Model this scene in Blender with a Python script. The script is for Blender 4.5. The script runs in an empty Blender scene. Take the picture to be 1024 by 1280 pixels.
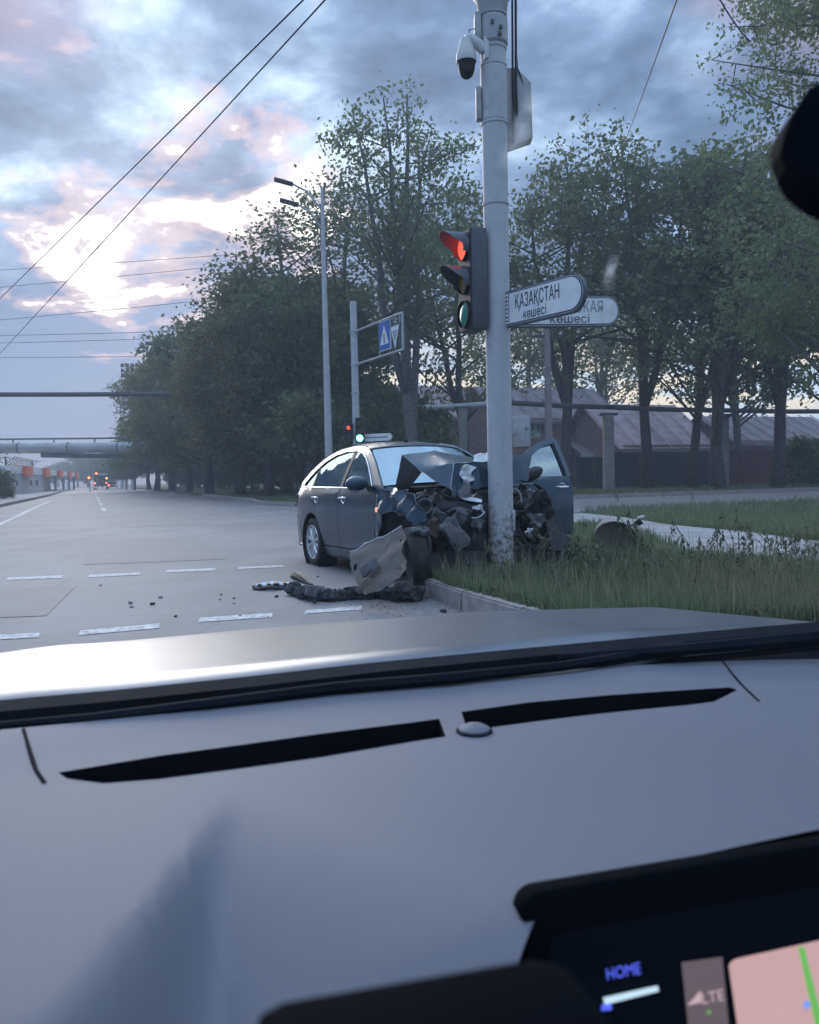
import bpy, bmesh, math, random
import numpy as np
from mathutils import Vector, Matrix, noise, Euler

C = bpy.context.scene.collection
SC = bpy.context.scene
rnd = random.Random(7)
V = Vector

# ------------------------------------------------------------------ camera
H = 1.13
cam_data = bpy.data.cameras.new('camera')
cam = bpy.data.objects.new('camera', cam_data)
C.objects.link(cam)
cam_data.sensor_fit = 'VERTICAL'
cam_data.sensor_height = 24.0
cam_data.lens = 19.2
cam_data.clip_start = 0.02
cam_data.clip_end = 4000
CR = Matrix.Rotation(math.radians(87.5), 4, 'X') @ Matrix.Rotation(math.radians(-1.24), 4, 'Z')
cam.matrix_world = Matrix.Translation((0, 0, H)) @ CR
cam_data.dof.use_dof = True
cam_data.dof.focus_distance = 9.5
cam_data.dof.aperture_fstop = 6.0
SC.camera = cam
CR3 = CR.to_3x3()
EYE = V((0, 0, H))

def ray(px, py):
    return (CR3 @ V((px - 512, -(py - 640), -1024.0))).normalized()
def P(px, py, d):
    r = ray(px, py)
    return EYE + r * (d / r.y)
def G(px, py, z=0.0):
    r = ray(px, py)
    return EYE + r * ((z - H) / r.z)
def onplane(px, py, o, n):
    r = ray(px, py)
    return EYE + r * ((o - EYE).dot(n) / r.dot(n))

# ------------------------------------------------------------------ sky, sun, exposure
SUN_EL, SUN_AZ = math.radians(18), math.radians(-17)     # azimuth from +Y towards +X
world = bpy.data.worlds.new('World')
SC.world = world
world.use_nodes = True
wt = world.node_tree
wt.nodes.clear()
class NT:
    def __init__(s, t): s.t = t
    def n(s, typ, **kw):
        o = s.t.nodes.new(typ)
        for k, v in kw.items(): setattr(o, k, v)
        return o
    def put(s, sock, v):
        if isinstance(v, bpy.types.NodeSocket): s.t.links.new(v, sock)
        elif v is not None: sock.default_value = v
    def m(s, op, a, b=None, c=None, clamp=False):
        o = s.n('ShaderNodeMath', operation=op, use_clamp=clamp)
        s.put(o.inputs[0], a); s.put(o.inputs[1], b)
        if c is not None: s.put(o.inputs[2], c)
        return o.outputs[0]
    def vm(s, op, a, b=None, out=0):
        o = s.n('ShaderNodeVectorMath', operation=op)
        s.put(o.inputs[0], a)
        if b is not None: s.put(o.inputs[1], b)
        return o.outputs['Value'] if out == 'v' else o.outputs[0]
    def mix(s, f, a, b, mode='MIX'):
        o = s.n('ShaderNodeMix', data_type='RGBA', blend_type=mode)
        s.put(o.inputs[0], f)
        s.put(o.inputs[6], a if isinstance(a, bpy.types.NodeSocket) else (*a, 1))
        s.put(o.inputs[7], b if isinstance(b, bpy.types.NodeSocket) else (*b, 1))
        return o.outputs[2]
    def noise(s, vec, scale, detail=6, rough=.55, dist=0.0, lac=2.0):
        o = s.n('ShaderNodeTexNoise')
        if vec is not None: s.t.links.new(vec, o.inputs['Vector'])
        o.inputs['Scale'].default_value = scale; o.inputs['Detail'].default_value = detail
        o.inputs['Roughness'].default_value = rough; o.inputs['Distortion'].default_value = dist
        o.inputs['Lacunarity'].default_value = lac
        return o.outputs['Fac']
    def ramp(s, fac, stops):
        o = s.n('ShaderNodeValToRGB')
        s.t.links.new(fac, o.inputs[0])
        e = o.color_ramp.elements
        while len(e) < len(stops): e.new(0.5)
        for i, (p, c) in enumerate(stops):
            e[i].position = p; e[i].color = (*c, 1)
        return o.outputs[0]
    def ss(s, x, lo, hi):
        o = s.n('ShaderNodeMapRange', interpolation_type='SMOOTHSTEP')
        s.put(o.inputs[0], x); s.put(o.inputs[1], lo); s.put(o.inputs[2], hi)
        return o.outputs[0]
w = NT(wt)
tc = w.n('ShaderNodeTexCoord')
dirv = w.vm('NORMALIZE', tc.outputs['Generated'])
sep = w.n('ShaderNodeSeparateXYZ'); wt.links.new(dirv, sep.inputs[0])
zc = w.m('MAXIMUM', sep.outputs[2], 0.0)
den = w.m('ADD', zc, 0.22)
comb = w.n('ShaderNodeCombineXYZ')
wt.links.new(w.m('DIVIDE', sep.outputs[0], den), comb.inputs[0])
wt.links.new(w.m('DIVIDE', sep.outputs[1], den), comb.inputs[1])
comb.inputs[2].default_value = 3.7
cp = comb.outputs[0]
n1 = w.noise(cp, 2.3, 10, .60, .25)
n2 = w.noise(cp, 5.5, 7, .6, .2)
n3 = w.noise(w.vm('ADD', cp, (7.3, 2.1, 0.0)), 1.5, 5, .5, .3)
nn = w.m('ADD', w.m('MULTIPLY', n1, .75), w.m('MULTIPLY', n2, .25))
clouds = w.ramp(nn, [(.40, (.052, .080, .152)), (.475, (.080, .120, .218)), (.54, (.128, .182, .310)), (.60, (.225, .300, .445)), (.675, (.44, .52, .63))])
# smooth grey blue low sky
side = w.ss(sep.outputs[0], .15, -.25)
lowf = w.m('MULTIPLY', w.ss(zc, .34, .12), w.m('ADD', w.m('MULTIPLY', side, .80), .15))
col = w.mix(lowf, clouds, (.045, .108, .262))
# warm and rosy tints in the cloud
pink = w.m('MULTIPLY', w.ss(n3, .56, .72), .45)
col = w.mix(pink, col, (.34, .245, .27))
# the bright break in the cloud
dg = ray(202, 264)
dist = w.m('SUBTRACT', 1.0, w.vm('DOT_PRODUCT', dirv, tuple(dg), out='v'))
ang = w.m('SQRT', w.m('MULTIPLY', dist, 2.0))
wob = w.m('MULTIPLY', w.m('SUBTRACT', w.noise(cp, 3.0, 9, .60, .35), .5), .85)
gd = w.m('ADD', ang, wob)
col = w.mix(w.m('MULTIPLY', w.ss(gd, .140, .08), .42), col, (.55, .36, .34))
col = w.mix(w.ss(gd, .080, .034), col, (.78, .74, .71))
# clear strip with evening light along the horizon, beyond the trees
dh = V((.10, .985, .09)).normalized()
hz = w.m('MULTIPLY', w.ss(zc, .20, .09), w.ss(sep.outputs[0], -.22, .04))
hz = w.m('MULTIPLY', hz, w.ss(sep.outputs[1], .2, .8))
col = w.mix(w.m('MULTIPLY', hz, .9), col, w.mix(w.ss(w.noise(cp, 4.0, 4, .5), .4, .6), (.40, .48, .62), (.72, .58, .41)))
# an overcast sky brightens towards the zenith
col = w.mix(w.m('MULTIPLY', w.ss(zc, .45, .85), .65), col, (.175, .235, .345))
zb = w.m('ADD', 1.0, w.m('MULTIPLY', w.ss(zc, .42, 1.0), 2.0))
col = w.vm('SCALE', col); col.node.inputs['Scale'].default_value = 1
wt.links.new(zb, col.node.inputs['Scale'])
sky = w.n('ShaderNodeTexSky', sky_type='NISHITA')
sky.sun_disc = False
sky.sun_elevation = SUN_EL
sky.sun_rotation = SUN_AZ
sky.altitude = 200
col = w.mix(1.0, col, (.98, 1.01, .985), 'MULTIPLY')
clouds10 = w.vm('SCALE', col); clouds10.node.inputs['Scale'].default_value = 10.0
fin = w.mix(.955, sky.outputs[0], clouds10)
bg = w.n('ShaderNodeBackground'); bg.inputs['Strength'].default_value = 0.1
wt.links.new(fin, bg.inputs[0])
wo = w.n('ShaderNodeOutputWorld'); wt.links.new(bg.outputs[0], wo.inputs[0])

sun_d = bpy.data.lights.new('sun', 'SUN')
sun_d.energy = 1.1; sun_d.angle = math.radians(35); sun_d.color = (1.0, .93, .86)
sun = bpy.data.objects.new('sun', sun_d); C.objects.link(sun)
sdir = V((math.sin(SUN_AZ) * math.cos(SUN_EL), math.cos(SUN_AZ) * math.cos(SUN_EL), math.sin(SUN_EL)))
sun.rotation_euler = sdir.to_track_quat('Z', 'Y').to_euler()
sun.location = (0, 0, 40)

SC.view_settings.view_transform = 'Standard'
SC.view_settings.look = 'None'
SC.view_settings.gamma = 1
SC.view_settings.exposure = 1.18
SC.view_settings.use_curve_mapping = False
SC.render.engine = 'CYCLES'
SC.cycles.use_denoising = True
SC.cycles.max_bounces = 8
SC.cycles.transparent_max_bounces = 12
SC.cycles.volume_bounces = 0

# ------------------------------------------------------------------ materials
def mat(name, color, rough=.6, metal=0.0, var=.15, vscale=6.0, bump=0.0, bscale=40.0, spec=.5, coat=0.0, dirt=None, dscale=2.0, damt=.5, emit=None, estr=0.0, detail=5):
    m = bpy.data.materials.new(name); m.use_nodes = True
    t = NT(m.node_tree); nt = m.node_tree
    b = nt.nodes['Principled BSDF']
    tcn = t.n('ShaderNodeTexCoord').outputs['Object']
    col = None
    if var > 0:
        f = t.noise(tcn, vscale, detail, .6)
        lo = tuple(c * (1 - var) for c in color); hi = tuple(min(1, c * (1 + var)) for c in color)
        col = t.mix(t.ss(f, .3, .7), lo, hi)
    if dirt:
        f2 = t.ss(t.noise(tcn, dscale, 7, .65, .3), .45, .68)
        col = t.mix(t.m('MULTIPLY', f2, damt), col if col else color, dirt)
    if col: nt.links.new(col, b.inputs['Base Color'])
    else: b.inputs['Base Color'].default_value = (*color, 1)
    b.inputs['Roughness'].default_value = rough
    b.inputs['Metallic'].default_value = metal
    b.inputs['Specular IOR Level'].default_value = spec
    b.inputs['Coat Weight'].default_value = coat
    b.inputs['Coat Roughness'].default_value = .08
    if bump > 0:
        bn = t.n('ShaderNodeBump'); bn.inputs['Strength'].default_value = bump; bn.inputs['Distance'].default_value = .01
        nt.links.new(t.noise(tcn, bscale, 4, .6), bn.inputs['Height'])
        nt.links.new(bn.outputs[0], b.inputs['Normal'])
    if emit:
        b.inputs['Emission Color'].default_value = (*emit, 1); b.inputs['Emission Strength'].default_value = estr
    return m

def glass_mat(name, tint, refl=.25, rough=.02, alpha=.5, gcol=(1, 1, 1)):
    m = bpy.data.materials.new(name); m.use_nodes = True
    nt = m.node_tree; nt.nodes.clear(); t = NT(nt)
    tr = t.n('ShaderNodeBsdfTransparent'); tr.inputs[0].default_value = (*tint, 1)
    gl = t.n('ShaderNodeBsdfGlossy'); gl.inputs['Roughness'].default_value = rough; gl.inputs[0].default_value = (*gcol, 1)
    fr = t.n('ShaderNodeFresnel'); fr.inputs[0].default_value = 1.5
    f = t.m('ADD', t.m('MULTIPLY', fr.outputs[0], 1.05), refl, clamp=True)
    mx = t.n('ShaderNodeMixShader'); nt.links.new(f, mx.inputs[0]); nt.links.new(tr.outputs[0], mx.inputs[1]); nt.links.new(gl.outputs[0], mx.inputs[2])
    o = t.n('ShaderNodeOutputMaterial'); nt.links.new(mx.outputs[0], o.inputs[0])
    return m

def leaf_mat(name, c1, c2, c3):
    m = bpy.data.materials.new(name); m.use_nodes = True
    nt = m.node_tree; t = NT(nt); b = nt.nodes['Principled BSDF']
    g = t.n('ShaderNodeNewGeometry')
    oi = t.n('ShaderNodeObjectInfo')
    tcn = t.n('ShaderNodeTexCoord').outputs['Object']
    col = t.mix(g.outputs['Random Per Island'], c1, c2)
    col = t.mix(t.m('MULTIPLY', t.ss(t.noise(tcn, .55, 3), .42, .68), .7), col, c3)
    hsv = t.n('ShaderNodeHueSaturation'); nt.links.new(col, hsv.inputs['Color'])
    nt.links.new(t.m('ADD', t.m('MULTIPLY', oi.outputs['Random'], .5), .75), hsv.inputs['Value'])
    nt.links.new(hsv.outputs[0], b.inputs['Base Color'])
    b.inputs['Roughness'].default_value = .55
    tl = t.n('ShaderNodeBsdfTranslucent'); nt.links.new(hsv.outputs[0], tl.inputs[0])
    mx = t.n('ShaderNodeMixShader'); mx.inputs[0].default_value = .42
    nt.links.new(b.outputs[0], mx.inputs[1]); nt.links.new(tl.outputs[0], mx.inputs[2])
    nt.links.new(mx.outputs[0], nt.nodes['Material Output'].inputs[0])
    return m

def asphalt_mat(name, base, light, stain):
    m = bpy.data.materials.new(name); m.use_nodes = True
    nt = m.node_tree; t = NT(nt); b = nt.nodes['Principled BSDF']
    tcn = t.n('ShaderNodeTexCoord').outputs['Object']
    mp = t.n('ShaderNodeMapping'); nt.links.new(tcn, mp.inputs[0])
    mp.inputs['Rotation'].default_value = (0, 0, math.radians(-21)); mp.inputs['Scale'].default_value = (1, .22, 1)
    f1 = t.noise(tcn, .35, 8, .62, .4)
    f2 = t.noise(mp.outputs[0], 1.1, 6, .6, .3)
    f3 = t.noise(tcn, 55, 3, .7)
    f4 = t.noise(tcn, 6, 7, .7)
    col = t.mix(t.ss(f1, .35, .65), base, light)
    col = t.mix(t.m('MULTIPLY', t.ss(f2, .46, .70), .62), col, stain)
    col = t.mix(t.m('MULTIPLY', t.ss(f4, .56, .75), .35), col, light)
    col = t.mix(.45, col, t.mix(f3, tuple(c * .55 for c in base), tuple(min(1, c * 1.6) for c in light)))
    # tar sealed cracks
    vo = t.n('ShaderNodeTexVoronoi', feature='DISTANCE_TO_EDGE'); vo.inputs['Scale'].default_value = .22
    nt.links.new(t.vm('ADD', tcn, t.vm('SCALE', t.n('ShaderNodeTexNoise').outputs['Color'])), vo.inputs['Vector'])
    ck = t.m('LESS_THAN', vo.outputs['Distance'], .0035)
    col = t.mix(t.m('MULTIPLY', ck, .16), col, tuple(c * .35 for c in base))
    nt.links.new(col, b.inputs['Base Color'])
    b.inputs['Roughness'].default_value = .72
    bn = t.n('ShaderNodeBump'); bn.inputs['Strength'].default_value = .35; bn.inputs['Distance'].default_value = .008
    nt.links.new(t.m('ADD', f3, f4), bn.inputs['Height']); nt.links.new(bn.outputs[0], b.inputs['Normal'])
    return m

M = {}
M['asphalt'] = asphalt_mat('asphalt', (.138, .137, .136), (.232, .230, .228), (.085, .084, .084))
M['asphalt2'] = asphalt_mat('asphalt_side', (.15, .145, .14), (.20, .195, .19), (.11, .108, .105))
M['path'] = mat('path_concrete', (.36, .345, .33), .85, var=.18, vscale=3, bump=.3, bscale=60, dirt=(.20, .19, .16), dscale=1.2)
M['earth'] = mat('verge_earth', (.075, .085, .04), .95, var=.4, vscale=4, bump=.6, bscale=30, dirt=(.12, .10, .065), dscale=1.5)
M['kerb'] = mat('kerb_concrete', (.33, .31, .29), .85, var=.2, vscale=8, bump=.5, bscale=60, dirt=(.17, .155, .135), dscale=5)
M['paint'] = mat('road_paint', (.56, .56, .55), .75, var=.15, vscale=12, dirt=(.19, .185, .18), dscale=15, damt=1.0)
M['pole'] = mat('pole_paint', (.50, .51, .52), .5, metal=.0, var=.07, vscale=5, dirt=(.36, .35, .33), dscale=7, damt=.55, bump=.1, bscale=90)
M['pole_dirt'] = mat('pole_rusty_foot', (.42, .40, .37), .8, var=.15, vscale=10, dirt=(.10, .075, .05), dscale=14, damt=.9, bump=.6, bscale=35)
M['galv'] = mat('galvanised', (.42, .44, .46), .45, metal=.4, var=.12, vscale=9)
M['greybox'] = mat('grey_box_paint', (.40, .42, .43), .55, var=.08, vscale=6, dirt=(.25, .25, .24), dscale=5)
M['darkbox'] = mat('dark_box_paint', (.09, .10, .11), .55, var=.12)
M['black'] = mat('black_plastic', (.018, .019, .021), .5, var=.3, vscale=12)
M['blackrub'] = mat('black_rubber', (.022, .022, .023), .8, var=.3, vscale=20, bump=.3, bscale=60, dirt=(.08, .075, .07), dscale=8)
M['white'] = mat('white_paint', (.78, .79, .79), .5, var=.05)
M['cream'] = mat('white_plastic', (.62, .63, .62), .4, var=.05)
M['signw'] = mat('sign_white', (.83, .85, .85), .45, var=.06, vscale=4, dirt=(.58, .60, .60), dscale=6)
M['signtxt'] = mat('sign_black_print', (.03, .032, .036), .5, var=0)
M['signfade'] = mat('sign_faded_print', (.30, .32, .34), .5, var=0)
M['signgrey'] = mat('sign_rim', (.10, .11, .12), .5, var=.1)
M['blue'] = mat('sign_blue', (.03, .12, .45), .45, var=.08)
M['red_on'] = mat('red_lamp_lit', (.5, .02, .02), .4, var=0, emit=(1, .05, .03), estr=1.5)
M['red_far'] = mat('red_lamp_far', (.5, .02, .02), .4, var=0, emit=(1, .10, .04), estr=6)
M['green_on'] = mat('green_lamp_lit', (.02, .5, .3), .4, var=0, emit=(.06, 1, .52), estr=9)
M['green_off'] = mat('green_lens', (.01, .20, .16), .25, var=.1, vscale=30)
M['amber_off'] = mat('amber_lens', (.16, .09, .01), .3, var=.1, vscale=30)
M['bark'] = mat('bark', (.085, .075, .065), .95, var=.35, vscale=7, bump=.8, bscale=18)
M['bark2'] = mat('pale_bark', (.13, .12, .11), .95, var=.35, vscale=7, bump=.8, bscale=18)
M['leafA'] = leaf_mat('leaf_dark', (.098, .140, .066), (.158, .205, .090), (.180, .208, .088))
M['leafB'] = leaf_mat('leaf_olive', (.128, .138, .060), (.198, .200, .080), (.250, .216, .086))
M['leafC'] = leaf_mat('leaf_fresh', (.112, .156, .075), (.184, .230, .105), (.150, .184, .088))
M['grass'] = leaf_mat('grass_blade', (.110, .165, .085), (.195, .250, .135), (.225, .215, .13))
M['weed'] = leaf_mat('weed', (.09, .12, .06), (.19, .20, .11), (.22, .20, .13))
M['paintcar'] = mat('car_paint', (.018, .050, .080), .36, metal=.3, var=.10, vscale=3, coat=.45, dirt=(.085, .095, .10), dscale=2.2, damt=.3)
M['chrome'] = mat('chrome', (.75, .77, .79), .15, metal=1.0, var=.05)
M['glassy'] = glass_mat('car_glass', (.30, .36, .38), .02, gcol=(.48, .60, .66))
M['screen_glass'] = glass_mat('windscreen_glass', (.36, .44, .46), .10, gcol=(.40, .50, .53))
M['door_glass'] = glass_mat('door_glass', (.40, .50, .54), .30, gcol=(.70, .86, .92))
M['silver'] = mat('hubcap_silver', (.60, .61, .62), .35, metal=.7, var=.06)
M['alu'] = mat('bare_metal', (.50, .51, .52), .4, metal=.8, var=.2, vscale=12)
M['primer'] = mat('bumper_inside', (.135, .118, .098), .75, var=.16, vscale=5, dirt=(.06, .058, .056), dscale=5, damt=.8)
M['enginedark'] = mat('engine_dark', (.030, .033, .036), .6, var=.5, vscale=14, bump=.5, bscale=25, dirt=(.10, .10, .098), dscale=8, damt=.55)
M['enginegrey'] = mat('engine_grey', (.13, .135, .135), .55, var=.35, vscale=12, bump=.3, bscale=25, dirt=(.05, .05, .05), dscale=6)
M['rustred'] = mat('red_brown_plastic', (.14, .085, .075), .65, var=.3)
M['seat'] = mat('car_seat', (.05, .05, .052), .9, var=.1)
M['orange'] = mat('orange_paint', (.85, .15, .04), .6, var=.08)
M['tan'] = mat('tan_shell', (.36, .315, .265), .8, var=.14, vscale=7, bump=.3, bscale=30, dirt=(.47, .46, .44), dscale=5, damt=.5)
M['wall_pale'] = mat('pale_wall', (.42, .44, .46), .85, var=.08)
M['wall_dark'] = mat('brown_wall', (.21, .135, .12), .9, var=.25, vscale=2)
M['wall_red'] = mat('red_brick_wall', (.26, .14, .125), .9, var=.25, vscale=2)
M['roof_a'] = mat('slate_sheet_roof', (.19, .16, .165), .8, var=.2, vscale=1.5, dirt=(.10, .09, .09), dscale=1)
M['roof_b'] = mat('faded_pink_roof', (.34, .255, .262), .8, var=.2, vscale=1.5, dirt=(.15, .12, .12), dscale=1)
M['fence_m'] = mat('maroon_fence', (.105, .028, .030), .6, var=.2)
M['fence_d'] = mat('dark_fence', (.040, .034, .042), .6, var=.2)
M['fence_g'] = mat('green_fence', (.018, .042, .028), .6, var=.2)
M['pipe'] = mat('pipe_cladding', (.46, .47, .47), .6, metal=.2, var=.14, vscale=.6, dirt=(.28, .27, .26), dscale=.5)
M['pipe_dark'] = mat('dark_pipe', (.07, .075, .08), .7, var=.2)
M['concrete'] = mat('post_concrete', (.27, .25, .23), .9, var=.2, vscale=3, bump=.4)
M['steel_dark'] = mat('dark_steel', (.06, .065, .07), .6, var=.2)
M['bonnet'] = mat('silver_paint', (.18, .20, .225), .30, metal=.6, var=.10, vscale=3, coat=0, spec=.3, dirt=(.21, .215, .22), dscale=7, damt=.5)
M['dash'] = mat('dashboard_grey', (.150, .155, .178), .62, var=.05, vscale=1.2, bump=.2, bscale=700, spec=.4, detail=3)
M['dashdark'] = mat('vent_black', (.010, .011, .014), .8, var=.2, spec=.05)
M['frit'] = mat('frit_black', (.012, .016, .021), .8, var=.2, vscale=5, spec=.03)
M['shell'] = mat('cab_black', (.004, .005, .007), .8, var=.1, spec=.02)
M['mirrorback'] = mat('mirror_black', (.006, .008, .012), .8, var=.1, spec=.03)
M['smear'] = None
M['map'] = mat('map_screen', (.1, .1, .1), .3, var=0, emit=(.60, .37, .36), estr=.40)
M['mapbar'] = mat('map_status_bar', (.05, .05, .05), .3, var=0, emit=(.11, .08, .09), estr=.45)
M['mapgreen'] = mat('map_route', (.05, .1, .05), .3, var=0, emit=(.10, .33, .06), estr=.6)
M['mapblue'] = mat('map_marker', (.05, .05, .1), .3, var=0, emit=(.12, .20, .50), estr=.75)
M['maproad'] = mat('map_streets', (.1, .1, .1), .3, var=0, emit=(.50, .30, .30), estr=.5)
M['txtblue'] = mat('button_blue_light', (.02, .02, .1), .4, var=0, emit=(.07, .10, .70), estr=.7)
M['txtwhite'] = mat('button_white_light', (.1, .1, .1), .4, var=0, emit=(.42, .56, .66), estr=.6)
M['txtpink'] = mat('status_text', (.1, .1, .1), .4, var=0, emit=(.48, .34, .36), estr=.5)

def clear_glass():
    m = bpy.data.materials.new('clear_windscreen'); m.use_nodes = True
    nt = m.node_tree; nt.nodes.clear(); t = NT(nt)
    tr = t.n('ShaderNodeBsdfTransparent'); tr.inputs[0].default_value = (1, 1, 1, 1)
    o = t.n('ShaderNodeOutputMaterial'); nt.links.new(tr.outputs[0], o.inputs[0])
    return m
M['clear'] = clear_glass()
def smear_mat():
    m = bpy.data.materials.new('dried_smear'); m.use_nodes = True
    nt = m.node_tree; nt.nodes.clear(); t = NT(nt)
    uv = t.n('ShaderNodeTexCoord').outputs['Object']
    tr = t.n('ShaderNodeBsdfTransparent'); df = t.n('ShaderNodeBsdfTranslucent'); df.inputs[0].default_value = (.55, .56, .55, 1)
    vc = t.n('ShaderNodeVertexColor'); vc.layer_name = 'thick'
    f = t.m('MULTIPLY', vc.outputs[0], t.ss(t.noise(uv, 90, 5, .6), .25, .7))
    mx = t.n('ShaderNodeMixShader'); nt.links.new(t.m('MULTIPLY', f, .6), mx.inputs[0]); nt.links.new(tr.outputs[0], mx.inputs[1]); nt.links.new(df.outputs[0], mx.inputs[2])
    o = t.n('ShaderNodeOutputMaterial'); nt.links.new(mx.outputs[0], o.inputs[0])
    return m
M['smear'] = smear_mat()
M['foam'] = mat('crash_foam', (.022, .025, .028), .9, var=.5, vscale=30, bump=.5, bscale=70, dirt=(.16, .16, .155), dscale=26, damt=.5)

def pole_mat():
    m = bpy.data.materials.new('worn_pole'); m.use_nodes = True
    nt = m.node_tree; t = NT(nt); b = nt.nodes['Principled BSDF']
    tcn = t.n('ShaderNodeTexCoord').outputs['Object']
    sp = t.n('ShaderNodeSeparateXYZ'); nt.links.new(tcn, sp.inputs[0])
    f = t.noise(tcn, 5, 5, .6); f2 = t.noise(tcn, 17, 8, .68, .3); f3 = t.noise(tcn, 60, 4, .7)
    mp = t.n('ShaderNodeMapping'); nt.links.new(tcn, mp.inputs[0]); mp.inputs['Scale'].default_value = (9, 9, .8)
    st = t.noise(mp.outputs[0], 1.5, 5, .6)
    col = t.mix(t.ss(f, .3, .7), (.47, .485, .50), (.54, .55, .555))
    col = t.mix(t.m('MULTIPLY', t.ss(st, .52, .72), .35), col, (.34, .34, .34))
    foot = t.ss(sp.outputs[2], 1.15, .1)
    wear = t.m('ADD', f2, t.m('MULTIPLY', foot, .22))
    col = t.mix(t.m('MULTIPLY', t.ss(wear, .60, .68), .55), col, (.33, .30, .27))
    col = t.mix(t.m('MULTIPLY', t.ss(wear, .70, .76), .85), col, (.085, .060, .045))
    nt.links.new(col, b.inputs['Base Color']); b.inputs['Roughness'].default_value = .55
    bn = t.n('ShaderNodeBump'); bn.inputs['Strength'].default_value = .4; bn.inputs['Distance'].default_value = .006
    nt.links.new(t.m('ADD', wear, t.m('MULTIPLY', f3, .3)), bn.inputs['Height']); nt.links.new(bn.outputs[0], b.inputs['Normal'])
    return m
M['wornpole'] = pole_mat()
# ------------------------------------------------------------------ builders
WM = {}
def empty(name, loc, rz=0, rot=None):
    o = bpy.data.objects.new(name, None); C.objects.link(o)
    mw = Matrix.Translation(loc) @ (rot.to_4x4() if rot is not None else Matrix.Rotation(rz, 4, 'Z'))
    o.matrix_world = mw; WM[o.name] = mw
    return o
def tag(o, label=None, cat=None, group=None, kind=None):
    if label: o['label'] = label
    if cat: o['category'] = cat
    if group: o['group'] = group
    if kind: o['kind'] = kind
    return o
def thing(name, label, cat, loc=(0, 0, 0), rz=0, group=None, rot=None):
    return tag(empty(name, loc, rz, rot), label, cat, group)

def finish(me, name, mat, parent=None, local=False, smooth=40):
    if not local and parent is not None:
        me.transform(WM[parent.name].inverted())
    if smooth:
        me.shade_smooth()
        me.set_sharp_from_angle(angle=math.radians(smooth))
    me.name = name
    o = bpy.data.objects.new(name, me); C.objects.link(o)
    if mat is not None:
        for mm in (mat if isinstance(mat, (list, tuple)) else [mat]): me.materials.append(mm)
    if parent is not None:
        o.parent = parent; WM[o.name] = WM[parent.name]
    else:
        WM[o.name] = Matrix.Identity(4)
    return o

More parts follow.
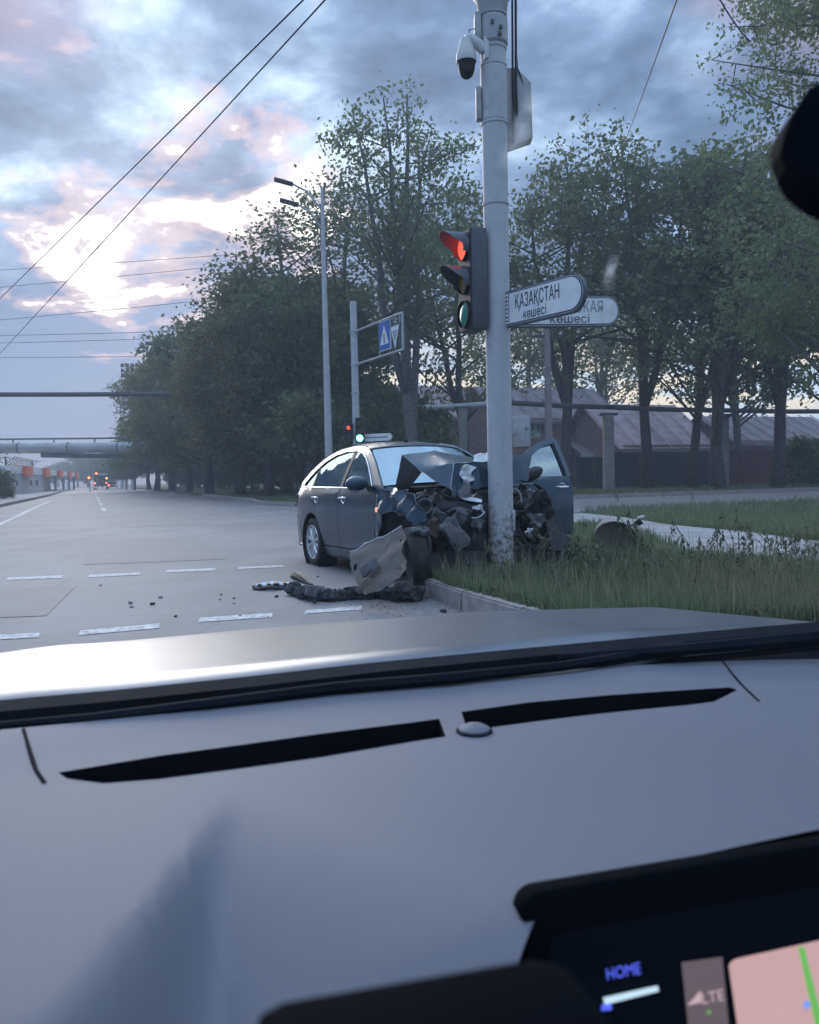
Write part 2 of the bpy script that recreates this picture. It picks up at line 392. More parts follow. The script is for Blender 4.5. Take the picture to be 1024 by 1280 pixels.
class MB:
    def __init__(s): s.v = []; s.f = []
    def add(s, vs, fs):
        b = len(s.v); s.v += [tuple(x) for x in vs]; s.f += [tuple(b + i for i in f) for f in fs]; return s
    def box(s, c, size, rot=None, taper=1.0):
        hx, hy, hz = size[0] / 2, size[1] / 2, size[2] / 2
        vs = []
        for z, k in ((-hz, 1), (hz, taper)):
            for x, y in ((-hx, -hy), (hx, -hy), (hx, hy), (-hx, hy)):
                vs.append(V((x * k, y * k, z)))
        if rot is not None: vs = [rot @ v for v in vs]
        vs = [v + V(c) for v in vs]
        return s.add(vs, [(3, 2, 1, 0), (4, 5, 6, 7), (0, 1, 5, 4), (1, 2, 6, 5), (2, 3, 7, 6), (3, 0, 4, 7)])
    def tube(s, pts, r, seg=8, cap=True):
        pts = [V(p) for p in pts]
        rs = r if isinstance(r, (list, tuple)) else [r] * len(pts)
        n = len(pts); up = None; rings = []
        for i, p in enumerate(pts):
            t = (pts[min(i + 1, n - 1)] - pts[max(i - 1, 0)])
            if t.length < 1e-9: t = V((0, 0, 1))
            t.normalize()
            if up is None:
                up = V((0, 0, 1)) if abs(t.z) < .9 else V((1, 0, 0))
            a = t.cross(up)
            if a.length < 1e-6: a = t.cross(V((0, 1, .3)))
            a.normalize(); b = t.cross(a).normalized(); up = -b if False else b.cross(t) * 0 + up
            rings.append([p + (a * math.cos(2 * math.pi * k / seg) + b * math.sin(2 * math.pi * k / seg)) * rs[i] for k in range(seg)])
        vs = [q for rg in rings for q in rg]; fs = []
        for i in range(n - 1):
            for k in range(seg):
                k2 = (k + 1) % seg
                fs.append((i * seg + k, i * seg + k2, (i + 1) * seg + k2, (i + 1) * seg + k))
        if cap:
            fs.append(tuple(range(seg - 1, -1, -1))); fs.append(tuple((n - 1) * seg + k for k in range(seg)))
        return s.add(vs, fs)
    def lathe(s, prof, o, axis=(0, 0, 1), seg=24, closed=False, a0=0, a1=2 * math.pi):
        ax = V(axis).normalized(); t = V((0, 0, 1)) if abs(ax.z) < .9 else V((1, 0, 0))
        a = t.cross(ax).normalized(); b = ax.cross(a); o = V(o); vs = []
        full = abs(a1 - a0 - 2 * math.pi) < 1e-6; ns = seg if full else seg + 1
        for r, h in prof:
            for k in range(ns):
                th = a0 + (a1 - a0) * k / seg
                vs.append(o + ax * h + (a * math.cos(th) + b * math.sin(th)) * r)
        fs = []; n = len(prof)
        for i in range(n - 1 + (1 if closed else 0)):
            i2 = (i + 1) % n
            for k in range(seg):
                k2 = (k + 1) % ns
                fs.append((i * ns + k, i * ns + k2, i2 * ns + k2, i2 * ns + k))
        return s.add(vs, fs)
    def grid(s, fn, nu, nv):
        vs = [fn(i / nu, j / nv) for i in range(nu + 1) for j in range(nv + 1)]
        fs = [(i * (nv + 1) + j, (i + 1) * (nv + 1) + j, (i + 1) * (nv + 1) + j + 1, i * (nv + 1) + j + 1) for i in range(nu) for j in range(nv)]
        return s.add(vs, fs)
    def prism(s, poly, o, ex, ey, depth):
        """polygon in the plane (o; ex, ey), pushed depth along ex x ey"""
        ex, ey, o = V(ex), V(ey), V(o); n = ex.cross(ey).normalized()
        a = [o + ex * x + ey * y for x, y in poly]; k = len(a)
        return s.add(a + [p + n * depth for p in a], [tuple(range(k - 1, -1, -1)), tuple(range(k, 2 * k))] + [(i, (i + 1) % k, k + (i + 1) % k, k + i) for i in range(k)])
    def build(s, name, mat, parent=None, local=False, smooth=40, solid=0, bevel=0, weld=False):
        me = bpy.data.meshes.new(name); me.from_pydata(s.v, [], s.f)
        if solid or bevel or weld:
            bm = bmesh.new(); bm.from_mesh(me)
            if weld: bmesh.ops.remove_doubles(bm, verts=bm.verts, dist=1e-4)
            if solid:
                bmesh.ops.recalc_face_normals(bm, faces=bm.faces)
                bmesh.ops.solidify(bm, geom=bm.faces[:], thickness=solid)
            if bevel: bmesh.ops.bevel(bm, geom=bm.edges[:], offset=bevel, segments=2, affect='EDGES', profile=.5)
            bm.to_mesh(me); bm.free()
        me.validate()
        return finish(me, name, mat, parent, local, smooth)

def thicken(bm, t):
    """give an open surface thickness behind its faces"""
    bm.normal_update()
    fs = bm.faces[:]; vs = bm.verts[:]
    bd = [(e.verts[0], e.verts[1], e.link_faces[0]) for e in bm.edges if len(e.link_faces) == 1]
    nv = {v: bm.verts.new(v.co - v.normal * t) for v in vs}
    for f in fs: bm.faces.new([nv[v] for v in reversed(f.verts[:])])
    for a, b, f in bd:
        lp = [l for l in f.loops if l.vert in (a, b) and l.link_loop_next.vert in (a, b)][0]
        a, b = lp.vert, lp.link_loop_next.vert
        try: bm.faces.new([b, a, nv[a], nv[b]])
        except ValueError: pass
def panel(name, outline, mapf, mat, parent, holes=(), cell=.07, thick=.012, local=True, smooth=40, post=None, flip=False):
    bm = bmesh.new()
    for loop in [outline] + list(holes):
        vs = [bm.verts.new((x, y, 0)) for x, y in loop]
        for i in range(len(vs)): bm.edges.new((vs[i], vs[(i + 1) % len(vs)]))
    bmesh.ops.triangle_fill(bm, edges=bm.edges[:], use_beauty=True, use_dissolve=False, normal=(0, 0, 1))
    us = [p[0] for p in outline]; vs_ = [p[1] for p in outline]
    for lo, hi, no in ((min(us), max(us), (1, 0, 0)), (min(vs_), max(vs_), (0, 1, 0))):
        k = int((hi - lo) / cell)
        for i in range(1, k + 1):
            x = lo + (hi - lo) * i / (k + 1) + 1.3e-4
            bmesh.ops.bisect_plane(bm, geom=bm.verts[:] + bm.edges[:] + bm.faces[:], plane_co=V(no) * x, plane_no=no)
    for v in bm.verts: v.co = mapf(v.co.x, v.co.y)
    if post:
        for v in bm.verts: v.co = post(v.co)
    bmesh.ops.recalc_face_normals(bm, faces=bm.faces)
    if flip: bmesh.ops.reverse_faces(bm, faces=bm.faces)
    if thick: thicken(bm, thick)
    me = bpy.data.meshes.new(name); bm.to_mesh(me); bm.free()
    return finish(me, name, mat, parent, local, smooth)

def sheet(name, pts, z, mat, parent=None, depth=0.0):
    k = len(pts)
    bm = bmesh.new()
    vs = [bm.verts.new((p[0], p[1], z)) for p in pts]
    for i in range(k): bm.edges.new((vs[i], vs[(i + 1) % k]))
    bmesh.ops.triangle_fill(bm, edges=bm.edges[:], use_beauty=True, normal=(0, 0, 1))
    if depth:
        r = bmesh.ops.extrude_face_region(bm, geom=bm.faces[:])
        for e in r['geom']:
            if isinstance(e, bmesh.types.BMVert): e.co.z -= depth
    bmesh.ops.recalc_face_normals(bm, faces=bm.faces)
    me = bpy.data.meshes.new(name); bm.to_mesh(me); bm.free()
    return finish(me, name, mat, parent, False, 0)

def text(s, o, ex, ey, height, mat, name, parent, width=None, lift=.004, local=False):
    cu = bpy.data.curves.new('t', 'FONT'); cu.body = s; cu.size = 1.0; cu.resolution_u = 3
    bar = s.find('\u04e9'); s = s.replace('\u04e9', '\u043e'); cu.body = s
    to = bpy.data.objects.new('t', cu); C.objects.link(to)
    bpy.context.view_layer.update()
    me = bpy.data.meshes.new_from_object(to.evaluated_get(bpy.context.evaluated_depsgraph_get()))
    if bar >= 0:            # the cross bar of the barred o
        def span(k):
            cu.body = s[:k]; bpy.context.view_layer.update()
            mm = to.evaluated_get(bpy.context.evaluated_depsgraph_get()).to_mesh(); x = max((v.co.x for v in mm.vertices), default=0); ys = max((v.co.y for v in mm.vertices), default=.5); return x, ys
        xa, _ = span(bar); xb, ys = span(bar + 1)
        bm = bmesh.new(); bm.from_mesh(me)
        w0 = xa + (xb - xa) * .22; w1 = xb - (xb - xa) * .06
        bm.faces.new([bm.verts.new(p) for p in ((w0, .235, 0), (w1, .235, 0), (w1, .305, 0), (w0, .305, 0))])
        bm.to_mesh(me); bm.free()
    bpy.data.objects.remove(to)
    co = [v.co.copy() for v in me.vertices]
    if not co: return None
    x0, x1 = min(c.x for c in co), max(c.x for c in co)
    sy = height / .70; sx = width / (x1 - x0) if width else sy
    ex, ey, o = V(ex).normalized(), V(ey).normalized(), V(o); n = ex.cross(ey).normalized()
    for v in me.vertices: v.co = o + ex * ((v.co.x - x0) * sx) + ey * (v.co.y * sy) + n * lift
    return finish(me, name, mat, parent, local, 0)

def dup(root, loc=None, rz=None, sc=None, label=None, group=None):
    r = root.copy(); C.objects.link(r)
    if loc is not None: r.location = loc
    if rz is not None: r.rotation_euler = (0, 0, rz)
    if sc is not None: r.scale = (sc, sc, sc) if not isinstance(sc, (tuple, list)) else sc
    if label: r['label'] = label
    if group: r['group'] = group
    for ch in root.children:
        c = ch.copy(); C.objects.link(c); c.parent = r
        for g in ch.children:
            d = g.copy(); C.objects.link(d); d.parent = c
    return r

def jitter(bm_or_me, amp, freq, seed=0):
    for v in bm_or_me.vertices:
        v.co += noise.noise_vector(v.co * freq + V((seed * 3.1, seed * 1.7, seed))) * amp

def rough_box(c, size, rot, amp=.02, freq=7, seed=0, cuts=3):
    bm = bmesh.new(); bmesh.ops.create_cube(bm, size=1)
    bmesh.ops.bevel(bm, geom=bm.edges[:], offset=.08, segments=1, affect='EDGES')
    bmesh.ops.subdivide_edges(bm, edges=bm.edges[:], cuts=cuts, use_grid_fill=True)
    for v in bm.verts:
        p = V((v.co.x * size[0], v.co.y * size[1], v.co.z * size[2]))
        p += noise.noise_vector(p * freq + V((seed * 3.1, seed * 1.7, seed))) * amp
        v.co = rot @ p + V(c)
    me = bpy.data.meshes.new('r'); bm.to_mesh(me); bm.free(); return me

def rr(a, b, c): return Euler((math.radians(a), math.radians(b), math.radians(c))).to_matrix()

def crumpled(name, pts, faces, mat, parent, cuts=4, amp=.012, freq=9, thick=.006, seed=0, smooth=30):
    bm = bmesh.new(); vs = [bm.verts.new(p) for p in pts]
    for f in faces: bm.faces.new([vs[i] for i in f])
    bmesh.ops.recalc_face_normals(bm, faces=bm.faces)
    bmesh.ops.subdivide_edges(bm, edges=bm.edges[:], cuts=cuts, use_grid_fill=True)
    for v in bm.verts:
        q = v.co * freq + V((seed * 2.3, seed, seed * 1.1))
        v.co += noise.noise_vector(q) * amp + noise.noise_vector(q * .35) * amp * 1.2
    if thick: bmesh.ops.solidify(bm, geom=bm.faces[:], thickness=thick)
    me = bpy.data.meshes.new(name); bm.to_mesh(me); bm.free()
    return finish(me, name, mat, parent, False, smooth)

# ------------------------------------------------------------------ ground, roads, verges
def xy(v): return (v[0], v[1])
U = V((-0.362, 0.932, 0)); N = V((0.932, 0.362, 0))        # along the avenue, across it
VZ = .13
tag(sheet('ground', [(-300, -60), (300, -60), (300, 420), (-300, 420)], -.03, M['earth']), kind='structure')
road = tag(sheet('road', [(-75, -12), (75, -12), (75, 60), (20, 60), (-60, 340), (-150, 340), (-90, 60)], 0, M['asphalt']), kind='structure')
near_edge = [(2.96, .4), (1.75, 3.5), (.67, 6.36), (.32, 7.14), (.12, 8.05), (.2, 9.0), (.65, 10.6), (1.5, 13.4), (2.6, 16.6), (3.6, 19.4), (4.6, 21.0), (6.2, 22.0), (12, 24.3), (40, 35.2)]
near_poly = near_edge + [(70, 47), (70, -11), (8, -11)]
tag(sheet('near_verge_soil', near_poly, VZ, M['earth'], depth=.12), kind='structure')
far_edge = [(70, 59.5), (20, 40.0), (7, 35.0), (1.5, 32.9), (-2.2, 32.2), (-4.6, 33.2), (-6.2, 35.6), (-7.3, 38.8), (-7.9, 41.4)]
far_edge += [xy(V((-7.9, 41.4, 0)) + U * t) for t in (20, 60, 120, 260)]
tag(sheet('far_verge_soil', far_edge + [(-40, 330), (150, 330), (150, 90)], .12, M['earth'], depth=.11), kind='structure')
# left side of the avenue
LE = V((-16.6, 30, 0))
def gl(px, py): return xy(G(px, py, 0))
left_edge = [xy(V(G(0, 634, 0)) - U * 20), gl(0, 634), gl(60, 620.5), xy(V(G(60, 620.5)) + U * 60), xy(V(G(60, 620.5)) + U * 200)]
tag(sheet('left_pavement', left_edge + [(-190, 330), (-190, 20)], .10, M['path'], depth=.1), kind='structure')
tag(sheet('side_street', [(7.1, 34.6), (5.2, 22.4), (12.2, 24.7), (40, 35.7), (70, 47.5), (70, 59), (20, 39.6)], .004, M['asphalt2']), kind='structure')
pth = [G(x, y, VZ) for x, y in ((713, 640), (780, 647), (836, 656), (930, 665), (1040, 679), (1180, 700), (1180, 722), (1040, 712), (960, 706), (785, 692), (716, 672), (700, 655))]
tag(sheet('footpath', [xy(p) for p in pth], VZ + .006, M['path']), kind='structure')
wd = [G(x, y, VZ) for x, y in ((704, 653), (760, 653), (805, 668), (842, 682), (858, 689), (800, 690), (716, 676))]
tag(sheet('grass_wedge', [xy(p) for p in wd], VZ + .012, M['earth']), kind='structure')

# kerb stones
def kerb_run(name, pts, stone, zt, label):
    root = tag(empty(name, (0, 0, 0)), kind='structure')
    base = None; k = 0
    L = [V((p[0], p[1], 0)) for p in pts]
    # resample
    out = [L[0]]; acc = 0
    for a, b in zip(L, L[1:]):
        d = (b - a).length; t = stone - acc
        while t <= d:
            out.append(a + (b - a) * (t / d)); t += stone
        acc = (acc + d) % stone
    for a, b in zip(out, out[1:]):
        c = (a + b) / 2; dd = b - a
        if base is None:
            m = MB().box((0, 0, 0), (stone - .012, .15, zt + .1))
            me = bpy.data.meshes.new('kerb_stone'); me.from_pydata(m.v, [], m.f)
            bm = bmesh.new(); bm.from_mesh(me)
            bmesh.ops.bevel(bm, geom=[e for e in bm.edges], offset=.018, segments=2, affect='EDGES')
            bm.to_mesh(me); bm.free(); me.materials.append(M['kerb']); me.shade_smooth(); me.set_sharp_from_angle(angle=.7)
            base = me
        o = bpy.data.objects.new('kerb_stone', base); C.objects.link(o); o.parent = root
        o.location = (c.x + rnd.uniform(-.008, .008), c.y + rnd.uniform(-.008, .008), zt / 2 - .035 + rnd.uniform(-.008, .008))
        o.rotation_euler = (rnd.uniform(-.02, .02), rnd.uniform(-.008, .008), math.atan2(dd.y, dd.x) + rnd.uniform(-.01, .01))
    return root
kerb_run('near_kerb', near_edge, .98, .155, '')
kerb_run('far_kerb', far_edge[1:10], 1.0, .16, '')
kerb_run('left_kerb', left_edge[:4], 2.0, .15, '')

for pp_ in (((108, 677), (250, 671), (282, 699), (190, 703), (104, 706)), ((-60, 737), (94, 734), (58, 770), (-90, 776)), ((150, 640), (225, 637), (262, 655), (150, 660))):
    tag(sheet('road_patch', [xy(G(x, y)) for x, y in pp_], .004, M['asphalt2']), kind='structure')
# painted markings
mk = tag(empty('road_markings', (0, 0, 0)), kind='structure')
def dash(pts, z=.004):
    vs = [G(x, y, z) for x, y in pts]
    MB().add(vs, [tuple(range(len(vs)))]).build('marking_dash', M['paint'], mk, smooth=0)
def ldash(x0, y0, x1, y1, h):
    dash(((x0, y0 + h / 2), (x1, y1 + h / 2), (x1 + 1, y1 - h / 2), (x0 + 2, y0 - h / 2)))
for a in ((8, 723.3, 78, 720.7, 3.4), (110, 720, 175, 716.8, 3.2), (207, 714, 269, 711.4, 3), (297, 710, 354, 707.4, 2.6), (-90, 727, -22, 724.5, 3.6)): ldash(*a)
for a in ((-70, 800, 49, 793.5, 6), (98, 791, 199, 782, 6), (248, 774.8, 340, 768.6, 5.4), (380, 765, 452, 759.5, 4.6)): ldash(*a)
# lane lines along the avenue
def along(p0, t0, t1, wdt):
    a = V(p0) + U * t0; b = V(p0) + U * t1
    MB().add([a - N * wdt, a + N * wdt, b + N * wdt, b - N * wdt], [(0, 1, 2, 3)]).build('marking_dash', M['paint'], mk, smooth=0)
c0 = G(130, 638, .004); l0 = G(27, 642, .004)
for k in range(9): along(c0, k * 9 - 1, k * 9 + 4.5, .09)
along(l0, 0, 26, .10)
along(G(0, 655, .004), -4, 12, .08)

# ------------------------------------------------------------------ grass as blades
def inpoly(px, py, poly):
    inside = np.zeros(px.shape, bool); n = len(poly)
    for i in range(n):
        x0, y0 = poly[i]; x1, y1 = poly[(i + 1) % n]
        c = ((y0 > py) != (y1 > py)) & (px < (x1 - x0) * (py - y0) / (y1 - y0 + 1e-12) + x0)
        inside ^= c
    return inside
def blades(name, pts, hgt, wid, z0, mat, seed, lean=.45):
    rg = np.random.default_rng(seed); n = len(pts)
    h = hgt * rg.uniform(.45, 1.25, n); wd_ = wid * rg.uniform(.7, 1.3, n)
    a = rg.uniform(0, 2 * np.pi, n); l = h * rg.uniform(.05, lean, n); la = rg.uniform(0, 2 * np.pi, n)
    base = np.stack([pts[:, 0], pts[:, 1], np.full(n, z0)], 1)
    s = np.stack([np.cos(a), np.sin(a), 0 * a], 1) * wd_[:, None] / 2
    ld = np.stack([np.cos(la), np.sin(la), 0 * a], 1) * l[:, None]
    up = np.array([0, 0, 1.0])
    mid = base + ld * .35 + up * (h * .6)[:, None]; tip = base + ld + up * h[:, None]
    vs = np.stack([base - s, base + s, mid + s * .75, mid - s * .75, tip], 1).reshape(-1, 3)
    me = bpy.data.meshes.new(name)
    me.vertices.add(n * 5); me.vertices.foreach_set('co', vs.astype(np.float32).ravel())
    k = np.arange(n)[:, None] * 5
    li = np.concatenate([k + np.array([[0, 1, 2, 3]]), k + np.array([[3, 2, 4]])], 1).ravel()
    me.loops.add(n * 7); me.loops.foreach_set('vertex_index', li.astype(np.int32))
    me.polygons.add(n * 2)
    ls = (np.arange(n)[:, None] * 7 + np.array([[0, 4]])).ravel()
    me.polygons.foreach_set('loop_start', ls.astype(np.int32))
    me.update(calc_edges=True); me.validate()
    o = finish(me, name, mat, None, False, 0)
    return tag(o, kind='stuff')
rg = np.random.default_rng(3)
def scatter(poly, n, avoid=(), pw=2.0, ymin=None, ymax=None):
    P_ = np.array(poly); x0, y0 = P_.min(0); x1, y1 = P_.max(0)
    if ymin is not None: y0 = max(y0, ymin)
    if ymax is not None: y1 = min(y1, ymax)
    u = rg.uniform(0, 1, n * 6)
    y = 1 / ((1 - u) / y0 + u / y1) if pw == 2 else y0 + (y1 - y0) * u
    x = rg.uniform(-.02, .60, n * 6) * y
    ok = inpoly(x, y, poly)
    for a in avoid: ok &= ~inpoly(x, y, a)
    cl = np.array([noise.noise(V((a * .9, b * .9, 2))) for a, b in zip(x, y)])
    ok &= rg.uniform(-.65, .55, len(x)) < cl + .15
    return np.stack([x[ok], y[ok]], 1)[:n]
pathxy = [xy(p) for p in pth]; wedgexy = [xy(p) for p in wd]
inner = near_edge
gp = scatter(near_poly, 52000, [pathxy], ymin=5.2, ymax=10.5)
tag(blades('verge_grass', gp, .16, .010, VZ - .01, M['grass'], 1), 'long green grass growing over the verge around the pole', 'grass')
gp = scatter(near_poly, 16000, [pathxy], ymin=10.5, ymax=25)
tag(blades('verge_grass', gp, .20, .020, VZ - .01, M['grass'], 2), 'grass beyond the footpath beside the side street', 'grass')
gp = scatter(wedgexy, 2500)
tag(blades('wedge_grass', gp, .15, .014, VZ, M['grass'], 4), 'small wedge of grass cut into the pale footpath', 'grass')
fx = rg.uniform(-8, 30, 14000); fy = 33 + fx * .387 + rg.uniform(0, 14, 14000)
ok = inpoly(fx, fy, far_edge + [(-40, 330), (150, 330), (150, 90)])
tag(blades('far_grass', np.stack([fx[ok], fy[ok]], 1), .18, .04, .11, M['grass'], 5), 'rough grass under the trees across the side street', 'grass')

gp = scatter(near_poly, 2300, [pathxy], ymin=5.2, ymax=12)
tag(blades('dry_stalks', gp, .34, .007, VZ - .01, mat('dry_grass', (.25, .235, .14), .8, var=.3), 11, .3), 'pale dry grass stalks scattered through the verge', 'dry grass')
gp = scatter(near_poly, 5200, [pathxy], ymin=5.2, ymax=11)
tag(blades('broadleaf_weeds', gp, .11, .045, VZ - .01, M['weed'], 12, .9), 'low broad leaved weeds spreading between the grass', 'weeds')
# sand and grit washed against the kerb
n_ = 1500; gx = rg.uniform(0, 1, n_); gi = MB()
for k in range(n_):
    t_ = gx[k]; p_ = V((.10, 8.2, 0)).lerp(V((1.1, 5.2, 0)), t_) + V((-abs(rg.normal(0, .42)) - .1, rg.normal(0, .12) - .15, 0))
    s_ = rg.uniform(.004, .014); a_ = rg.uniform(0, 6)
    q = [p_ + V((math.cos(a_ + j * 2.09) * s_, math.sin(a_ + j * 2.09) * s_, .001)) for j in range(3)] + [p_ + V((0, 0, s_ * .9))]
    gi.add(q, [(0, 1, 3), (1, 2, 3), (2, 0, 3)])
tag(gi.build('grit', M['kerb'], None, smooth=0), 'grit and sand washed against the kerb', 'grit', kind='stuff')
# tall flowering weeds in the verge, each a plant
def weed_meshes(seed, h):
    r = random.Random(seed); st = MB(); lf = MB()
    for k in range(r.randint(3, 6)):
        a = r.uniform(0, 6.28); b = V((math.cos(a), math.sin(a), 0)) * r.uniform(.02, .07)
        hh = h * r.uniform(.6, 1.0); tip = b * r.uniform(2.5, 5) + V((0, 0, hh))
        mid = b * 1.4 + V((0, 0, hh * .55))
        st.tube([b, mid, tip], [.005, .004, .002], 4)
        for j in range(16):
            t = r.uniform(.12, 1); p = mid.lerp(tip, (t - .5) * 2) if t > .5 else b.lerp(mid, t * 2)
            d = V((r.uniform(-1, 1), r.uniform(-1, 1), r.uniform(-.1, .8))).normalized() * r.uniform(.03, .08) * (1.2 - .7 * t)
            s = d.cross(V((0, 0, 1))).normalized() * .012
            lf.add([p, p + d * .5 + s, p + d, p + d * .5 - s], [(0, 1, 2, 3)])
        for j in range(12):
            p = tip - V((0, 0, r.uniform(0, .14))) + V((r.uniform(-.015, .015), r.uniform(-.015, .015), 0))
            q = r.uniform(.006, .012)
            lf.add([p + V((q, 0, 0)), p + V((0, q, 0)), p + V((-q, 0, 0)), p + V((0, -q, 0)), p + V((0, 0, q * 2)), p - V((0, 0, q))], [(0, 1, 4), (1, 2, 4), (2, 3, 4), (3, 0, 4), (1, 0, 5), (2, 1, 5), (3, 2, 5), (0, 3, 5)])
    return st, lf
weeds = []
for i, hh in enumerate((.42, .55, .36)):
    t = thing('weed', 'thin tall flowering weed standing above the grass of the verge', 'weed', (0, -30, 0), 0, 'tall weeds standing in the verge grass')
    st, lf = weed_meshes(20 + i, hh)
    st.build('stem', M['weed'], t, local=True, smooth=0); lf.build('leaves', M['weed'], t, local=True, smooth=0)
    weeds.append(t)
spots = [(655, 716), (668, 722), (610, 716), (585, 713), (720, 712), (736, 720), (700, 726), (870, 716), (880, 724), (898, 712), (925, 715), (962, 724), (975, 706), (985, 730), (1000, 712), (1010, 720), (1018, 700), (990, 745), (940, 742), (820, 735), (845, 728), (790, 722), (765, 716), (1005, 690), (965, 700), (640, 740), (700, 748), (772, 628), (866, 626), (940, 640), (985, 645), (830, 622), (806, 700), (915, 730), (950, 715), (1022, 735), (760, 745), (860, 750)]
for i, (px, py) in enumerate(spots):
    g = G(px, py, VZ)
    src = weeds[i % 3]
    if i < 3: src.location = (g.x, g.y, VZ - .01); continue
    dup(src, (g.x, g.y, VZ - .01), rnd.uniform(0, 6), rnd.uniform(.75, 1.25))
# ------------------------------------------------------------------ far end of the avenue: pipe bridge, kiosk, traffic
# pipe bridge
pb = thing('pipe_bridge', 'pale insulated pipe bridge crossing high over the avenue on lattice supports', 'pipe bridge')
a, b = P(-60, 561, 95), P(152, 559, 95)
b2 = b + (b - a) * .35
m = MB(); L = (b2 - a)
m.tube([a + L * (i / 12) for i in range(13)], .62, 20); m.build('pipe', M['pipe'], pb)
for k in range(5):
    p = a + L * ((k + .35) / 4.6); MB().lathe([(.62, -.06), (.67, -.06), (.67, .06), (.62, .06)], p, L, 20, closed=True).build('band', M['steel_dark'], pb)
MB().tube([a + V((0, 0, 1.05)), b2 + V((0, 0, 1.05))], .10, 8).build('rail', M['steel_dark'], pb)
for k in range(6):
    p = a + L * ((k + .5) / 5.6); MB().box(p + V((0, 0, .85)), (.12, .12, .45)).build('rail_post', M['steel_dark'], pb)
s0, s1 = P(52, 569, 95), P(158, 570, 95)
MB().tube([s0, s1 + (s1 - s0) * .5], .28, 8).build('girder', M['pipe_dark'], pb)
def lattice(c, w, z1, parent):
    m = MB()
    for sx in (-1, 1):
        for sy in (-1, 1):
            m.tube([(c[0] + sx * w, c[1] + sy * w, 0), (c[0] + sx * w, c[1] + sy * w, z1)], .07, 4)
    k = 0; z = 0
    while z < z1 - .5:
        for sy in (-1, 1):
            m.tube([(c[0] - w, c[1] + sy * w, z), (c[0] + w, c[1] + sy * w, min(z + 1.1, z1))], .04, 4)
            m.tube([(c[0] - w, c[1] + sy * w, z), (c[0] + w, c[1] + sy * w, z)], .04, 4)
        z += 1.1
    return m.build('lattice_support', M['steel_dark'], parent, smooth=0)
lattice(P(-30, 600, 95), 1.2, a.z - .7, pb); lattice(b2, 1.0, b2.z - .7, pb)
# lattice gantry in front of it
gt = thing('lattice_gantry', 'open steel lattice gantry standing above the kiosk roof', 'gantry')
m = MB(); g0, g1 = P(6, 571, 92), P(41, 577, 110)
for dz in (0, -.9):
    m.tube([g0 + V((0, 0, dz)), g1 + V((0, 0, dz))], .06, 4); m.tube([g0 + V((.9, .5, dz)), g1 + V((.9, .5, dz))], .06, 4)
for k in range(9):
    p = g0.lerp(g1, k / 9); q = g0.lerp(g1, (k + 1) / 9); m.tube([p, q - V((0, 0, .9))], .04, 4); m.tube([p + V((.9, .5, 0)), p - V((0, 0, .9))], .04, 4)
m.build('truss', M['steel_dark'], gt, smooth=0)
m = MB()
for t in (0.02, .98):
    p = g0.lerp(g1, t); m.tube([(p.x, p.y, 0), (p.x, p.y, p.z)], .09, 6)
m.build('post', M['steel_dark'], gt, smooth=0)

# kiosk with orange fins
k0 = P(9, 600, 85); k0.z = .1
kd = P(95, 600, 155) - k0; kd.z = 0
kl = kd.length; ku = kd.normalized(); kn = V((-ku.y, ku.x, 0))
if kn.x > 0: kn = -kn
KR = Matrix((ku, kn, V((0, 0, 1)))).transposed()
kiosk = thing('kiosk', 'long low pale kiosk with orange fins along its white fascia', 'building', (k0.x, k0.y, 0), rot=KR)
# pixel -> position along the kiosk front
def along_k(px):
    r = ray(px, 600); A = np.array([[ku.x, -r.x], [ku.y, -r.y]]); s = np.linalg.solve(A, np.array([-k0.x, -k0.y])); return float(s[0])
xw = along_k(53)
h1 = 2.35; h2 = 3.15
wp = MB(); wins = [(along_k(17), along_k(20)), (along_k(35), along_k(38)), (along_k(42.5), along_k(45.5))]
panel('wall', [(0, 0), (xw, 0), (xw, h1), (0, h1)], lambda u, v: V((u, 0, v)), M['wall_pale'], kiosk, holes=[[(u0, 1.0), (u1, 1.0), (u1, 1.65), (u0, 1.65)] for u0, u1 in wins], cell=50, thick=.2, smooth=0, flip=True)
for u0, u1 in wins:
    wnd = MB().box(((u0 + u1) / 2, .08, 1.33), (u1 - u0 - .01, .05, .64)).build('window', M['glassy'], kiosk, local=True, smooth=0)
    MB().box(((u0 + u1) / 2, .05, 1.33), (.06, .06, .62)).build('frame', M['white'], wnd, local=True, smooth=0)
MB().box((xw / 2, 3.4, h1 / 2), (xw - .02, 6.4, h1 - .02)).build('side_wall', M['wall_pale'], kiosk, local=True, smooth=0)
MB().box((kl / 2, 3.3, h1 + .4), (kl, 7.2, .8)).build('fascia', M['white'], kiosk, local=True, smooth=0)
MB().box((xw + (kl - xw) / 2, 5, h1 / 2), (kl - xw, .2, h1 - .02)).build('rear_wall', M['darkbox'], kiosk, local=True, smooth=0)
for pa, pbx in ((25, 34), (51, 57), (69, 73.5), (82.5, 85.5), (92, 94.5)):
    u0, u1 = along_k(pa), along_k(pbx)
    MB().box(((u0 + u1) / 2, -.52, h1 + .33), (u1 - u0, .4, 1.15)).build('fin', M['orange'], kiosk, local=True, smooth=0)
for px in (61, 70, 80, 87, 93):
    u = along_k(px); MB().box((u, .1, h1 / 2), (.35, .35, h1)).build('column', M['wall_pale'], kiosk, local=True, smooth=0)
dr = MB().box((along_k(14.8), -.04, .98), (1.2, .06, 1.95)).build('door', M['blue'], kiosk, local=True, smooth=0)
st = thing('sign_board', 'white roadside board on a post in front of the kiosk canopy', 'sign', G(63, 614))
p = G(63, 614); MB().box((p.x, p.y, 1.0), (.12, .12, 2.0)).build('post', M['galv'], st, smooth=0); MB().box((p.x, p.y - .1, 2.1), (.55, .08, .8)).build('board', M['white'], st, smooth=0)
